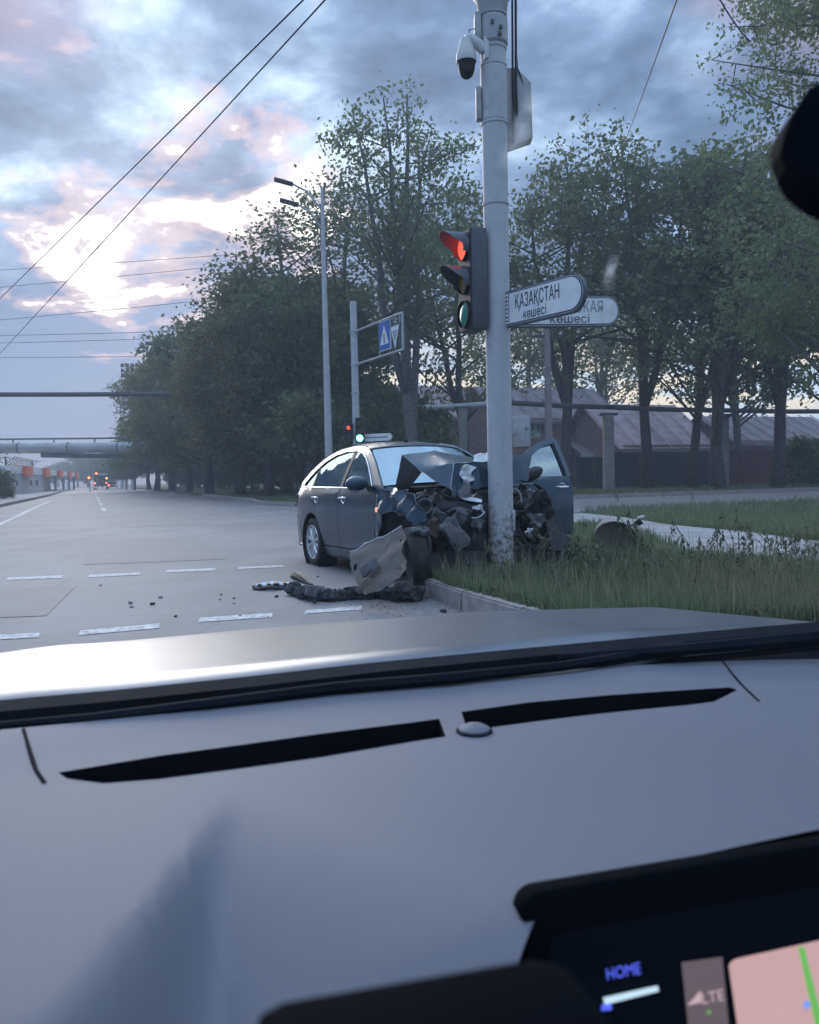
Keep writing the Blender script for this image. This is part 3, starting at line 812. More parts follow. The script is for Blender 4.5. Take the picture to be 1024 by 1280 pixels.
for px, lab in ((74.5, 'slim white pillar with a round top under the kiosk canopy'), (84, 'second white pillar under the kiosk canopy, nearer the road end')):
    p = G(px, 611.5); t = thing('pillar', lab, 'pillar', p)
    MB().tube([(p.x, p.y, 0), (p.x, p.y, 1.3)], .16, 8).build('shaft', M['white'], t); MB().lathe([(.001, -.3), (.3, -.2), (.3, .2), (.001, .3)], (p.x, p.y, 1.5), (0, 0, 1), 10).build('head', M['white'], t)

# stopped traffic at the end of the avenue
def far_vehicle(name, label, px, d, w, h, bodym, cabm):
    p = G(px, 640); p = P(px, 604, d); p.z = 0
    t = thing(name, label, 'truck' if h > 2.4 else 'car', p, math.atan2(U.y, U.x) - math.pi / 2)
    l = w * 2.3
    MB().box((0, l / 2, h * .58), (w, l, h * .75)).build('body', bodym, t, local=True, bevel=.08)
    MB().box((0, l / 2, h * .97), (w * .98, l * .9, h * .1)).build('roof', cabm, t, local=True, bevel=.03)
    MB().box((0, -.02, h * .72), (w * .84, .05, h * .26)).build('rear_window', M['black'], t, local=True)
    MB().box((0, -.05, h * .22), (w, .12, .18)).build('bumper', M['black'], t, local=True)
    for s in (-1, 1):
        MB().box((s * w * .42, -.04, h * .40), (.20, .09, .22)).build('tail_lamp', M['red_far'], t, local=True)
        for yy in (l * .15, l * .8):
            MB().lathe([(.001, -.1), (.36, -.1), (.36, .1), (.001, .1)], (s * w * .44, yy, .36), (1, 0, 0), 14).build('wheel', M['blackrub'], t, local=True)
    return t
far_vehicle('truck', 'dark truck with a white roof and red tail lamps stopped far down the avenue', 126, 150, 2.4, 2.75, M['darkbox'], M['white'])
far_vehicle('parked_car', 'small pale car stopped just beside the far truck', 141, 165, 1.8, 1.5, M['greybox'], M['greybox'])
def far_light(px, py, d, label):
    p = P(px, py, d); t = thing('warning_light', label, 'warning light', (p.x, p.y, 0))
    MB().tube([(p.x, p.y, 0), (p.x, p.y, p.z)], .07, 8).build('post', M['galv'], t)
    MB().box((p.x, p.y, p.z - .05), (.34, .3, .5)).build('housing', M['black'], t, bevel=.04)
    MB().lathe([(.001, .05), (.11, .03), (.14, 0)], (p.x, p.y - .16, p.z + .02), (0, -1, 0), 12).build('lens', M['red_far'], t)
far_light(112, 597.5, 105, 'red warning light on a post at the road edge near the kiosk')
far_light(121, 592, 140, 'higher red signal beside the far truck')
far_light(134, 598, 118, 'red signal by the pale posts at the tree end')
def cone(px, py, label):
    p = G(px, py); t = thing('traffic_cone', label, 'cone', p)
    MB().box((p.x, p.y, .04), (.6, .6, .08)).build('base', M['black'], t)
    MB().lathe([(.26, .08), (.18, .35)], p, (0, 0, 1), 14).build('cone', M['orange'], t)
    MB().lathe([(.18, .35), (.12, .6)], p, (0, 0, 1), 14).build('white_band', M['white'], t)
    MB().lathe([(.12, .6), (.05, .9), (.001, .9)], p, (0, 0, 1), 14).build('tip', M['orange'], t)
cone(119, 612.5, 'orange and white cone standing in the middle of the far road')
for i, (px, py) in enumerate(((147, 611), (152, 612), (158, 611.5), (166, 612.5))):
    p = G(px, py); t = MB().box((p.x, p.y, .75), (.35, .25, 1.5), taper=.9).build('bollard', M['white'], None, smooth=0)
    tag(t, 'short pale post in the row beside the far pavement', 'bollard', 'pale posts beside the far pavement')
def round_sign(px, pyt, pyb, label, board=False):
    p = G(px, pyb); top = P(px, pyt, p.y); t = thing('road_sign', label, 'sign', p)
    MB().tube([(p.x, p.y, 0), (p.x, p.y, top.z)], .045, 6).build('post', M['galv'], t)
    if board: MB().box((p.x, p.y - .06, top.z), (1.5, .04, .36)).build('plate', M['signw'], t, bevel=.01)
    else:
        MB().lathe([(.001, .02), (.34, .02), (.34, -.02), (.001, -.02)], (p.x, p.y - .07, top.z), (0, -1, 0), 18).build('plate', M['signw'], t)
        MB().lathe([(.001, .03), (.22, .03), (.22, .02)], (p.x, p.y - .07, top.z), (0, -1, 0), 18).build('symbol', M['blue'], t)
round_sign(219.5, 586, 613, 'round sign on a slim post at the kerb under the trees')
round_sign(199.5, 589.5, 612, 'wide white plate on a post at the kerb under the trees', True)
round_sign(160, 596, 611, 'small round sign at the far end of the tree row')
# floodlight mast
fm = thing('floodlight_mast', 'tall mast with a rack of floodlights rising over the far trees', 'floodlight')
p = P(163, 470, 120); MB().tube([(p.x, p.y, 0), (p.x, p.y, p.z + .3)], [.28, .16], 8).build('mast', M['steel_dark'], fm)
for k in range(4):
    z = p.z - .9 + k * .75; MB().tube([(p.x - 1.3, p.y, z), (p.x + 1.3, p.y, z)], .06, 4).build('crossbar', M['steel_dark'], fm)
    for j in range(4):
        MB().box((p.x - 1.05 + j * .7, p.y - .1, z + .25), (.42, .3, .42), rr(20, 0, 0)).build('lamp', M['steel_dark'], fm, smooth=0)
for s in (-1, 1): MB().tube([(p.x + s * 1.3, p.y, p.z - 1), (p.x + s * 1.3, p.y, p.z + 1.7)], .05, 4).build('side_bar', M['steel_dark'], fm)

# ------------------------------------------------------------------ houses, fence and pipeline across the side street
HD = V((0.93, 0.36, 0)); HN = V((-0.36, 0.93, 0))
HRM = Matrix((HD, HN, V((0, 0, 1)))).transposed()
def house(label, px0, px1, d, hw, hr, depth, wallm, roofm, windows=(), eave=.5):
    a = P(px0, 560, d); a.z = 0
    # length so that the far end falls at px1
    r = ray(px1, 560); A = np.array([[HD.x, -r.x], [HD.y, -r.y]]); L = float(np.linalg.solve(A, np.array([-a.x, -a.y]))[0])
    t = thing('house', label, 'house', a, rot=HRM)
    hl = []
    def ux(px):
        r = ray(px, 560); A = np.array([[HD.x, -r.x], [HD.y, -r.y]]); return float(np.linalg.solve(A, np.array([-a.x, -a.y]))[0])
    for wx0, wx1, z0, z1 in windows: hl.append([(ux(wx0), z0), (ux(wx1), z0), (ux(wx1), z1), (ux(wx0), z1)])
    panel('wall', [(0, 0), (L, 0), (L, hw), (0, hw)], lambda u, v: V((u, 0, v)), wallm, t, holes=hl, cell=60, thick=.25, smooth=0, flip=True)
    for w4 in hl:
        u0, u1, z0, z1 = w4[0][0], w4[1][0], w4[0][1], w4[2][1]
        f = MB()
        fr = .09
        for c_, s_ in ((((u0 + u1) / 2, .02, z0 + fr / 2), (u1 - u0, .10, fr)), (((u0 + u1) / 2, .02, z1 - fr / 2), (u1 - u0, .10, fr)), ((u0 + fr / 2, .02, (z0 + z1) / 2), (fr, .10, z1 - z0 - 2 * fr)), ((u1 - fr / 2, .02, (z0 + z1) / 2), (fr, .10, z1 - z0 - 2 * fr)), (((u0 + u1) / 2, .02, (z0 + z1) / 2), (fr, .10, z1 - z0 - 2 * fr))):
            f.box(c_, s_)
        fo = f.build('window', M['white'], t, local=True, smooth=0)
        MB().box(((u0 + u1) / 2, .09, (z0 + z1) / 2), (u1 - u0 - .1, .02, z1 - z0 - .1)).build('pane', M['glassy'], fo, local=True, smooth=0)
    MB().box((.13, depth / 2 + .2, hw / 2 - .01), (.24, depth - .4, hw - .04)).build('gable_wall', wallm, t, local=True, smooth=0)
    MB().box((L - .13, depth / 2 + .2, hw / 2 - .01), (.24, depth - .4, hw - .04)).build('gable_wall', wallm, t, local=True, smooth=0)
    e = eave; ym = depth / 2; sl = (hr - hw) / ym
    rf = MB()
    prof = [(-e, hw - e * sl), (ym, hr), (depth + e, hw - e * sl)]
    vs = [V((x, y, z)) for x in (-e, L + e) for y, z in prof]
    rf.add(vs, [(0, 3, 4, 1), (1, 4, 5, 2)])
    ro = rf.build('roof', roofm, t, local=True, smooth=0, solid=.12)
    m2 = MB()
    n = int(L / 1.1)
    for k in range(n + 1):       # standing seams of the sheet roof
        x = -e + .1 + (L + 2 * e - .2) * k / n
        m2.tube([V((x, -e - .02, hw - e * sl + .13)), V((x, ym, hr + .13))], .035, 4)
    m2.build('seam', roofm, ro, local=True, smooth=0)
    MB().add([V((0, .02, hw)), V((0, ym, hr - .1)), V((0, depth, hw)), V((.2, .02, hw)), V((.2, ym, hr - .1)), V((.2, depth, hw))], [(0, 1, 2), (3, 5, 4)]).build('gable', wallm, t, local=True, smooth=0)
    MB().box((L / 2, -e - .05, hw - e * sl - .02), (L + 2 * e, .08, .22)).build('eave_board', M['roof_a'], t, local=True, smooth=0)
    return t, ux
hA, uxA = house('long dark house with slate coloured roof and two white framed windows', 632, 775, 62, 5.35, 8.2, 9, M['wall_dark'], M['roof_a'], windows=((661, 677, 3.9, 5.1), (737, 752, 4.0, 5.15)))
# porch of house A
u0, u1 = uxA(700), uxA(782)
po = MB().add([V((u0, -3.0, 2.55)), V((u1, -3.0, 2.55)), V((u1 - .5, -.1, 3.7)), V((u0 + .3, -.1, 3.7))], [(0, 1, 2, 3)]).build('porch_roof', M['roof_a'], hA, local=True, smooth=0, solid=.1)
MB().box(((u0 + u1) / 2, -3.02, 2.42), (u1 - u0, .12, .3)).build('porch_beam', M['cream'], hA, local=True, smooth=0)
MB().box((u1 - .3, -2.9, 1.2), (.35, .35, 2.35)).build('porch_post', M['concrete'], hA, local=True, smooth=0)
house('low house with a broken faded pink roof behind the forked tree', 778, 886, 58, 3.0, 6.3, 9, M['wall_dark'], M['roof_b'])
house('low house with a dull dark roof behind the maroon fence', 924, 1060, 60, 3.2, 5.3, 8, M['wall_dark'], M['roof_a'])
house('red brown house partly hidden behind the signal pole', 470, 612, 66, 6.0, 9.0, 9, M['wall_red'], M['roof_b'], windows=((594, 606, 3.4, 4.6),))

def fence(label, px0, px1, d, h, m_, name='fence'):
    a = P(px0, 560, d); a.z = .1
    r = ray(px1, 560); A = np.array([[HD.x, -r.x], [HD.y, -r.y]]); L = float(np.linalg.solve(A, np.array([-a.x, -a.y]))[0])
    t = thing(name, label, 'fence', a, rot=HRM)
    n = max(2, round(L / 1.0)); base = None
    for k in range(n):
        w_ = L / n
        if base is None:
            mm = MB(); q = 6
            vs = []; 
            for i in range(q * 2 + 1):   # ribbed metal sheet
                x = -w_ / 2 + w_ * i / (q * 2); y = -.02 if i % 2 else .02
                vs += [V((x, y, 0)), V((x, y, h))]
            mm.add(vs, [(2 * i, 2 * i + 2, 2 * i + 3, 2 * i + 1) for i in range(q * 2)])
            o = mm.build('panel', m_, t, local=True, smooth=0, solid=.01); base = o
        else:
            o = base.copy(); C.objects.link(o); o.parent = t
        o.location = (w_ * (k + .5), rnd.uniform(-.02, .02), rnd.uniform(-.03, .03)); o.rotation_euler = (rnd.uniform(-.02, .02), 0, rnd.uniform(-.01, .01))
    for k in range(0, n + 1, 3):
        MB().box((L * k / n, .1, h / 2), (.09, .09, h + .1)).build('fence_post', M['steel_dark'], t, local=True, smooth=0)
    MB().box((L / 2, .07, h * .85), (L, .05, .07)).build('rail', M['steel_dark'], t, local=True, smooth=0)
fence('dark green sheet metal fence between the leaning trunk and the concrete post', 722, 762, 47.5, 1.9, M['fence_g'])
fence('dark violet sheet metal fence behind the forked tree', 764, 902, 48, 2.15, M['fence_d'])
fence('maroon sheet metal fence behind the leaning tree', 912, 1080, 49, 2.2, M['fence_m'])
fence('dark fence behind the wrecked car and the pole', 540, 715, 50, 2.0, M['fence_d'])

# overhead heating pipe on concrete posts
pl = thing('heating_pipe', 'thin pale heating pipe carried on concrete posts between the trees', 'pipeline')
q0 = P(470, 521, 44); q1 = P(512, 511, 42); q2 = P(640, 503.5, 41.5); q3 = P(765, 509, 42.5); q4 = P(905, 513, 44); q5 = P(1060, 514, 46)
for i, (a, b) in enumerate(((q0, q1), (q1, q2), (q2, q3), (q3, q4), (q4, q5))):
    MB().tube([a, a.lerp(b, .5) - V((0, 0, .04)), b], .17 if i < 2 else .13, 10).build('pipe', M['pipe'] if i < 2 else M['pipe_dark'], pl)
for px, pyt, w_, lab in ((578, 506, .42, 'square concrete post just beside the grey signal pole carrying the pipe'), (760, 514, .5, 'square concrete post beside the porch carrying the pipe'), (904, 515, .46, 'square concrete post beside the leaning trunk carrying the pipe')):
    p = P(px, pyt, 41.5 + (px - 578) * .007)
    t = thing('concrete_post', lab, 'post', (p.x, p.y, 0))
    MB().box((p.x, p.y, p.z / 2 - .1), (w_, w_, p.z - .2)).build('shaft', M['concrete'], t, smooth=0, bevel=.02)
    MB().box((p.x, p.y, p.z - .16), (w_ * 1.9, w_ * .8, .12)).build('saddle', M['steel_dark'], t, smooth=0)

# slim concrete power post
p = G(681, 618, .1); top = P(684, 412, 37)
t = thing('power_post', 'slim pale concrete post rising behind the street name signs', 'post', (top.x, top.y, 0))
MB().tube([(top.x, top.y, .05), (top.x, top.y, top.z)], [.19, .13], 8).build('shaft', M['concrete'], t)
MB().box((top.x, top.y, top.z - .3), (1.4, .1, .1)).build('crossarm', M['steel_dark'], t)
for s in (-.6, -.2, .6): MB().lathe([(.03, 0), (.05, .05), (.05, .1), (.03, .14), (.001, .14)], (top.x + s, top.y, top.z - .25), (0, 0, 1), 8).build('insulator', M['cream'], t)

# ------------------------------------------------------------------ trees
def leaf_mesh(cs, nleaf, sig, size, seed, mat_, droop=.0, elong=1.7):
    rg = np.random.default_rng(seed); cs = np.array(cs); n = len(cs) * nleaf
    c = np.repeat(cs, nleaf, 0) + np.clip(rg.normal(0, 1, (n, 3)), -1.5, 1.5) * np.array([sig, sig, sig * .75]) * rg.uniform(.3, 1.15, (n, 1))
    a = rg.normal(0, 1, (n, 3)); a[:, 2] -= droop; a /= np.linalg.norm(a, axis=1)[:, None]
    b = np.cross(a, rg.normal(0, 1, (n, 3))); b /= np.linalg.norm(b, axis=1)[:, None] + 1e-9
    s = size * rg.uniform(.55, 1.3, (n, 1)); l = s * elong / 2; w_ = s / 2
    vs = np.stack([c - a * l, c + b * w_, c + a * l, c - b * w_], 1).reshape(-1, 3)
    me = bpy.data.meshes.new('crown')
    me.vertices.add(n * 4); me.vertices.foreach_set('co', vs.astype(np.float32).ravel())
    me.loops.add(n * 4); me.loops.foreach_set('vertex_index', np.arange(n * 4, dtype=np.int32))
    me.polygons.add(n); me.polygons.foreach_set('loop_start', (np.arange(n) * 4).astype(np.int32))
    me.update(calc_edges=True); me.materials.append(mat_)
    return me
def make_tree(seed, Ht, R, z0, nl, nt, nleaf, sig, leafsize, r0, lm, bm_=None, spread=1.0, lean=0, shape='oval', fork=0, droop=0):
    r = random.Random(seed); tr = MB(); cs = []
    tp = []; x = y = 0
    n = 8
    for i in range(n + 1):
        t = i / n; tp.append(V((x + lean * t * t * Ht, y, Ht * .86 * t)))
        x += r.uniform(-.10, .10) * Ht * .05 * 2; y += r.uniform(-.10, .10) * Ht * .05 * 2
    tr.tube(tp, [r0 * (1.25 if i == 0 else 1) * (1 - .86 * i / n) for i in range(n + 1)], 8)
    stems = [tp]
    for k in range(fork):
        s = r.randint(1, 2); a = r.uniform(0, 6.28); q = [tp[s]]
        for i in range(1, 7):
            q.append(tp[s] + V((math.cos(a), math.sin(a), 0)) * R * .5 * (i / 6) ** .8 + V((0, 0, (Ht * .8 - tp[s].z) * i / 6)) + V((r.uniform(-.15, .15), r.uniform(-.15, .15), 0)))
        tr.tube(q, [r0 * .7 * (1 - .85 * i / 6) for i in range(7)], 7); stems.append(q)
    def rad(z):
        u = (z - z0) / (Ht - z0); u = min(max(u, 0), 1)
        if shape == 'oval': return R * math.sqrt(max(0, 1 - (2 * u - .85) ** 2 * .85)) 
        if shape == 'tall': return R * (math.sin(math.pi * min(1, u * .92 + .06)) ** .6)
        return R * (1 - .45 * u)
    for q_ in stems:
        for z_ in range(len(q_) - 4, len(q_)):
            cs += [q_[z_] + V((r.gauss(0, .25), r.gauss(0, .25), r.gauss(0, .3))) * R * .25 for _ in range(5)]
    for k in range(nl):
        st_ = r.choice(stems); t = r.uniform(max(.12, z0 / Ht * .75), .98)
        f = t * (len(st_) - 1); i = min(int(f), len(st_) - 2); b = st_[i].lerp(st_[i + 1], f - i)
        a = r.uniform(0, 6.28) ; zz = min(Ht, b.z + r.uniform(.08, .24) * Ht * (1.1 - t))
        rd = rad(zz) * r.uniform(.55, 1.0) * spread
        tip = V((st_[-1].x * .5 + math.cos(a) * rd, st_[-1].y * .5 + math.sin(a) * rd, max(zz, z0)))
        mid = b.lerp(tip, .5) + V((r.uniform(-.2, .2), r.uniform(-.2, .2), -.25 + r.uniform(0, .35)))
        br = max(.025, r0 * .36 * (1 - t * .75))
        tr.tube([b, mid, tip], [br, br * .6, .012], 5, cap=False)
        for j in range(nt):
            s = r.uniform(.35, 1); p = b.lerp(mid, s * 2) if s < .5 else mid.lerp(tip, s * 2 - 1)
            d = V((r.gauss(0, 1), r.gauss(0, 1), r.gauss(.25 - droop, .7))).normalized() * r.uniform(.5, 1.25) * R * .26
            tr.tube([p, p + d * .55 + V((0, 0, .05)), p + d], [.018, .012, .005], 3, cap=False)
            cs += [p + d, p + d * .6]
        cs.append(tip)
    me = bpy.data.meshes.new('trunk'); me.from_pydata(tr.v, [], tr.f); me.validate(); me.shade_smooth(); me.materials.append(bm_ or M['bark'])
    return me, leaf_mesh(cs, nleaf, sig, leafsize, seed, lm, droop), (max(c.z for c in cs))
protos = {}
def proto(key, *a, **k): protos[key] = make_tree(*a, **k)
proto('denseA', 1, 14, 5.2, 1.2, 44, 5, 44, .62, .19, .30, M['leafB'])
proto('denseB', 2, 14, 5.6, 1.0, 46, 5, 44, .64, .20, .32, M['leafA'])
proto('denseC', 3, 13, 5.0, .9, 44, 5, 42, .62, .20, .30, M['leafB'])
proto('openA', 4, 18, 5.0, 4.6, 40, 5, 19, .50, .15, .28, M['leafA'], fork=2, shape='oval')
proto('openB', 5, 17, 4.6, 4.8, 38, 5, 19, .50, .15, .26, M['leafC'], fork=1)
proto('openC', 6, 16, 5.0, 4.2, 40, 5, 19, .50, .15, .26, M['leafA'], fork=2, lean=.03)
proto('tall', 7, 20, 4.0, 5.5, 46, 5, 15, .44, .12, .30, M['leafC'], bm_=M['bark2'], fork=3, shape='tall')
proto('birch', 8, 19, 4.4, 3.5, 52, 5, 40, .38, .085, .26, M['leafC'], bm_=M['bark2'], droop=.6)
proto('low', 10, 6, 3.6, .2, 40, 5, 40, .5, .2, .12, M['leafA'], shape='cone')
protos['shrub'] = make_tree(9, 3.2, 1.5, .2, 22, 4, 34, .34, .13, .06, M['leafA'])
def tree(key, x, y, h, label, group=None, rz=None, wide=1.0, z=.08, cat='tree'):
    tm, cm, hh = protos[key]
    t = thing('tree' if cat == 'tree' else 'shrub', label, cat, (x, y, z), 0, group)
    s = h / hh; t.scale = (s * wide, s * wide, s); t.rotation_euler = (0, 0, rz if rz is not None else rnd.uniform(0, 6.28))
    for nm, me in (('trunk', tm), ('crown', cm)):
        o = bpy.data.objects.new(nm, me); C.objects.link(o); o.parent = t
    return t
def atpx(key, px, d, h, label, group=None, wide=1.0, rz=None, cat='tree'):
    p = P(px, 596, d); return tree(key, p.x, p.y, h, label, group, rz, wide, cat=cat)
# the dark bushy row along the avenue
row = [('denseB', 392, 46, 12.2, 'dark bushy tree directly behind the grey lamp post', 1.0), ('denseA', 335, 50, 13.6, 'broad olive tree with a rounded head, tallest of the dense row', 1.05), ('denseC', 300, 58, 13.0, 'olive tree overhanging the avenue beside the broadest tree', 1.0),
       ('denseB', 262, 66, 14.0, 'dark green tree standing half way along the dense row', 1.0), ('denseA', 236, 76, 13.2, 'olive tree behind the round roadside sign', 1.0), ('denseC', 215, 88, 13.5, 'bushy tree behind the wide white plate', 1.0),
       ('denseB', 196, 100, 13.6, 'dark tree near the floodlight mast', 1.0), ('denseA', 186, 114, 11.6, 'last big tree of the dense row by the pipe bridge', 1.05), ('denseC', 360, 62, 15.0, 'tree showing above the dense row behind the lamp post', 1.0), ('denseB', 440, 52, 11.0, 'dark bushy tree behind the green traffic signal', 1.0)]
for key, px, d, h, lab, wd_ in row: atpx(key, px, d, h, lab, None, wd_)
for i, (px, d, h) in enumerate(((166, 135, 8), (152, 160, 8.5), (110, 230, 9), (97, 260, 10), (84, 300, 9), (72, 300, 8), (58, 280, 7), (128, 210, 8))):
    atpx(('denseA', 'denseB', 'denseC')[i % 3], px, d, h, 'hazy tree at the far end of the avenue', 'hazy trees at the far end of the avenue', 1.25)
atpx('shrub', -12, 62, 3.6, 'bush at the edge of the left pavement by the kiosk', None, .8, cat='shrub')
atpx('shrub', 7, 62, .9, 'low bush in front of the kiosk', None, 1.6, cat='shrub')
for i in range(26):
    q = V((-7.9, 41.4, 0)) + U * (i * 4.6 - 2) + N * (7.2 + (i % 3) * 1.2)
    tree('low', q.x, q.y, 5.2 + (i % 4) * .5, 'low dense thicket tree filling the shade behind the avenue trees', 'thicket trees behind the dense row')
for i, (px, d, h) in enumerate(((-150, 52, 12), (-330, 46, 13), (-560, 40, 12.5), (-850, 36, 13), (-60, 90, 11))):
    atpx(('denseA', 'denseB', 'denseC')[i % 3], px, d, h, 'bushy tree on the pavement side opposite the dense row', 'trees on the opposite pavement', 1.1)
# tall trees across the side street
big = [('tall', 519, 38, 19.3, 'tall airy tree with pale branches rising behind the wrecked car', 1.0), ('tall', 388, 46, 17.6, 'thin leafed tree reaching over the dense row toward the wires', 1.5), ('openB', 585, 46, 17.0, 'tree directly behind the grey signal pole', .9),
       ('openA', 705, 43, 18.0, 'tree rising behind the street name signs', 1.05), ('openC', 660, 74, 19.0, 'tree behind the roof of the dark house', 1.0), ('openA', 812, 44, 18.0, 'forked tree between the concrete post and the violet fence', 1.05), ('openB', 866, 46, 17.2, 'tree with a straight trunk against the broken pink roof', 1.0),
       ('openC', 898, 41.5, 17.0, 'leaning tree at the join of the violet and maroon fences', 1.1), ('openA', 972, 42, 17.5, 'tree in front of the maroon fence', 1.1), ('openB', 1040, 40, 16.5, 'tree at the end of the maroon fence', 1.1), ('openC', 752, 76, 19.0, 'tree standing beyond the far gable of the dark house', 1.0), ('openB', 925, 55, 17, 'tree standing behind the house with the dull dark roof', 1.1)]
for key, px, d, h, lab, wd_ in big: atpx(key, px, d, h, lab, None, wd_)
atpx('birch', 1062, 24, 18.5, 'near tree with drooping twigs beside the rear view mirror', None, 1.0)
for i, (px, d, h) in enumerate(((480, 45, 3.6), (548, 47, 3.2), (1015, 44, 2.6), (455, 42, 3.0))):
    atpx('shrub', px, d, h, 'dark shrub under the trees across the side street', 'dark shrubs under the trees across the side street', 1.3, cat='shrub')

# ------------------------------------------------------------------ wires
def wire(label, a, b, r, sag=.0, cat='wire', ext0=0, ext1=0, name='overhead_wire', m_='black'):
    d = b - a; a = a - d * ext0; b = b + d * ext1
    pts = [a.lerp(b, i / 20) - V((0, 0, sag * 4 * (i / 20) * (1 - i / 20))) for i in range(21)]
    o = MB().tube(pts, r, 6).build(name, M[m_], None); tag(o, label, cat); return o
wire('upper of the two black wires slanting across the open sky', P(376, 0, 9.5), P(0, 371, 24), .010, .05, ext0=.4, ext1=1.2)
wire('lower of the two black wires slanting across the open sky', P(404, 0, 9.5), P(0, 440, 30), .010, .05, ext0=.3, ext1=1.2)
wire('single black wire dropping behind the tree tops from above', P(843, 0, 12), P(774, 196, 36), .012, .1, ext0=.6, ext1=.1)
for (y0, x1, y1, lab) in ((336, 330, 315, 'topmost thin cable crossing the bright cloud'), (357, 340, 326, 'second thin cable crossing the bright cloud'), (400, 250, 376, 'lone thin cable sloping up to the tree row'), (418.5, 250, 413, 'upper thin cable of the close pair'), (428, 250, 421, 'lower thin cable of the close pair'), (446, 250, 444, 'lowest thin cable above the black pipe')):
    wire(lab, P(-120, y0 + (y0 - y1) * .4, 80), P(x1, y1, 74), .022, .1)
wire('thick black cable duct strung level across the avenue', P(-160, 491.5, 56), P(300, 490.5, 56), .17, .12, 'cable', name='cable_duct', m_='pipe_dark')
a = P(890, 0, 14); wire('twisted drop cable hanging in toward the drooping tree', P(880, -40, 14), P(938, 52, 16), .014, .12, name='drop_cable')
# ------------------------------------------------------------------ the signal pole and what hangs on it
PX, PY = P(627, 690, 8.0).x, 8.0
pole = thing('signal_pole', 'thick grey steel pole with rusty scuffed foot that the wreck is wrapped around', 'pole', (PX, PY, VZ))
SH = MB()
def shaftp(u, v):
    th = u * 2 * math.pi; z = v * v * 8.4
    r = .120 + .004 * math.exp(-z * 2); k = noise.noise(V((math.cos(th) * 2, math.sin(th) * 2, z * 5))) * .006 * math.exp(-z * 1.6)
    return V((math.cos(th) * (r + k), math.sin(th) * (r + k), z))
SH.grid(shaftp, 44, 60); SH.build('shaft', M['wornpole'], pole, local=True, weld=True)
for z in (3.72, 4.48, 5.02, 5.18, 5.3, 5.45):
    MB().lathe([(.119, -.012), (.129, -.012), (.129, .012), (.119, .012)], (PX, PY, z), (0, 0, 1), 32, closed=True).build('clamp_band', M['pole'], pole)
MB().lathe([(.119, 4.5), (.127, 4.5), (.127, 5.0), (.119, 5.0)], (PX, PY, 0), (0, 0, 1), 32, closed=True).build('sleeve', M['pole'], pole)
MB().lathe([(.134, 5.47), (.15, 5.62), (.22, 5.72), (.22, 5.76), (.134, 5.76)], (PX, PY, 0), (0, 0, 1), 32, closed=True).build('collar', M['greybox'], pole)
MB().lathe([(.119, 5.2), (.142, 5.22), (.142, 5.44), (.119, 5.46)], (PX, PY, 0), (0, 0, 1), 32, closed=True, a0=0, a1=6.283185).build('mounting_shell', M['greybox'], pole)
for s in ((-.02, 5.36), (.06, 5.31), (.05, 5.25)):
    MB().box((PX + s[0], PY - .15, s[1]), (.03, .03, .035)).build('bolt', M['darkbox'], pole, bevel=.005)
MB().box((PX + .115, PY - .06, VZ + .55), (.03, .05, .20)).build('service_door', M['wornpole'], pole, bevel=.005)
MB().box((PX - .15, PY - .02, 4.66), (.05, .10, .30)).build('junction_plate', M['greybox'], pole, bevel=.008)
MB().box((PX - .15, PY - .04, 5.33), (.06, .14, .30)).build('camera_bracket', M['greybox'], pole, bevel=.008)
# camera
cc = P(583, 70, 7.92)
dc = thing('cctv_camera', 'white dome surveillance camera hanging from the top of the pole', 'camera', cc)
MB().lathe([(.001, .165), (.05, .16), (.062, .12), (.075, .07), (.094, .01), (.098, -.05), (.094, -.06)], cc, (0, 0, 1), 28).build('housing', M['cream'], dc)
MB().lathe([(.088, -.058), (.082, -.07), (.078, -.12), (.072, -.15), (.055, -.185), (.03, -.205), (.001, -.21)], cc, (0, 0, 1), 28).build('dome', M['black'], dc)
MB().tube([cc + V((.0, 0, .15)), cc + V((.03, 0, .165)), cc + V((.10, 0, .12)), cc + V((.17, .02, .06))], [.045, .05, .05, .055], 12).build('arm', M['cream'], dc)
MB().box(cc + V((.19, .02, .06)), (.05, .12, .20)).build('wall_plate', M['cream'], dc, bevel=.01)
MB().tube([cc + V((.02, -.01, .16)), cc + V((.03, -.02, .23)), cc + V((.09, -.02, .24)), cc + V((.14, 0, .22))], .007, 6).build('lead', M['darkbox'], dc)
# dark box behind the pole
bx = P(648, 140, 8.25)
tb = thing('terminal_box', 'dark steel terminal box fixed behind the top of the pole', 'box', bx)
o = MB(); hw = .12
o.prism([(-hw, -.36), (hw + .01, -.28), (hw, .26), (-.02, .40), (-hw, .40)], bx + V((0, -.06, 0)), (1, 0, 0), (0, 0, 1), -.16); o.build('case', M['greybox'], tb, bevel=.006)
MB().box(bx + V((-.06, -.075, 0)), (.02, .02, .66)).build('edge_strip', M['darkbox'], tb)
MB().box(bx + V((-.10, -.02, .1)), (.08, .05, .06)).build('mount', M['galv'], tb)
for i, (x0, x1, rr_) in enumerate(((640, 641, .011), (644.5, 645, .013))):
    a = P(x0, -60, 8.16); b = P(x1, 110, 8.16)
    tag(MB().tube([a, a.lerp(b, .5), b, b + V((.01, .02, -.25))], rr_, 8).build('riser_cable', M['black'], None), ('thinner' if i == 0 else 'thicker') + ' black cable running down beside the top of the pole', 'cable')
tag(MB().tube([P(645, 60, 8.17), P(647, 85, 8.18), P(652, 98, 8.19), P(655, 112, 8.2)], .007, 6).build('branch_cable', M['black'], None), 'short black cable curving into the dark terminal box', 'cable')
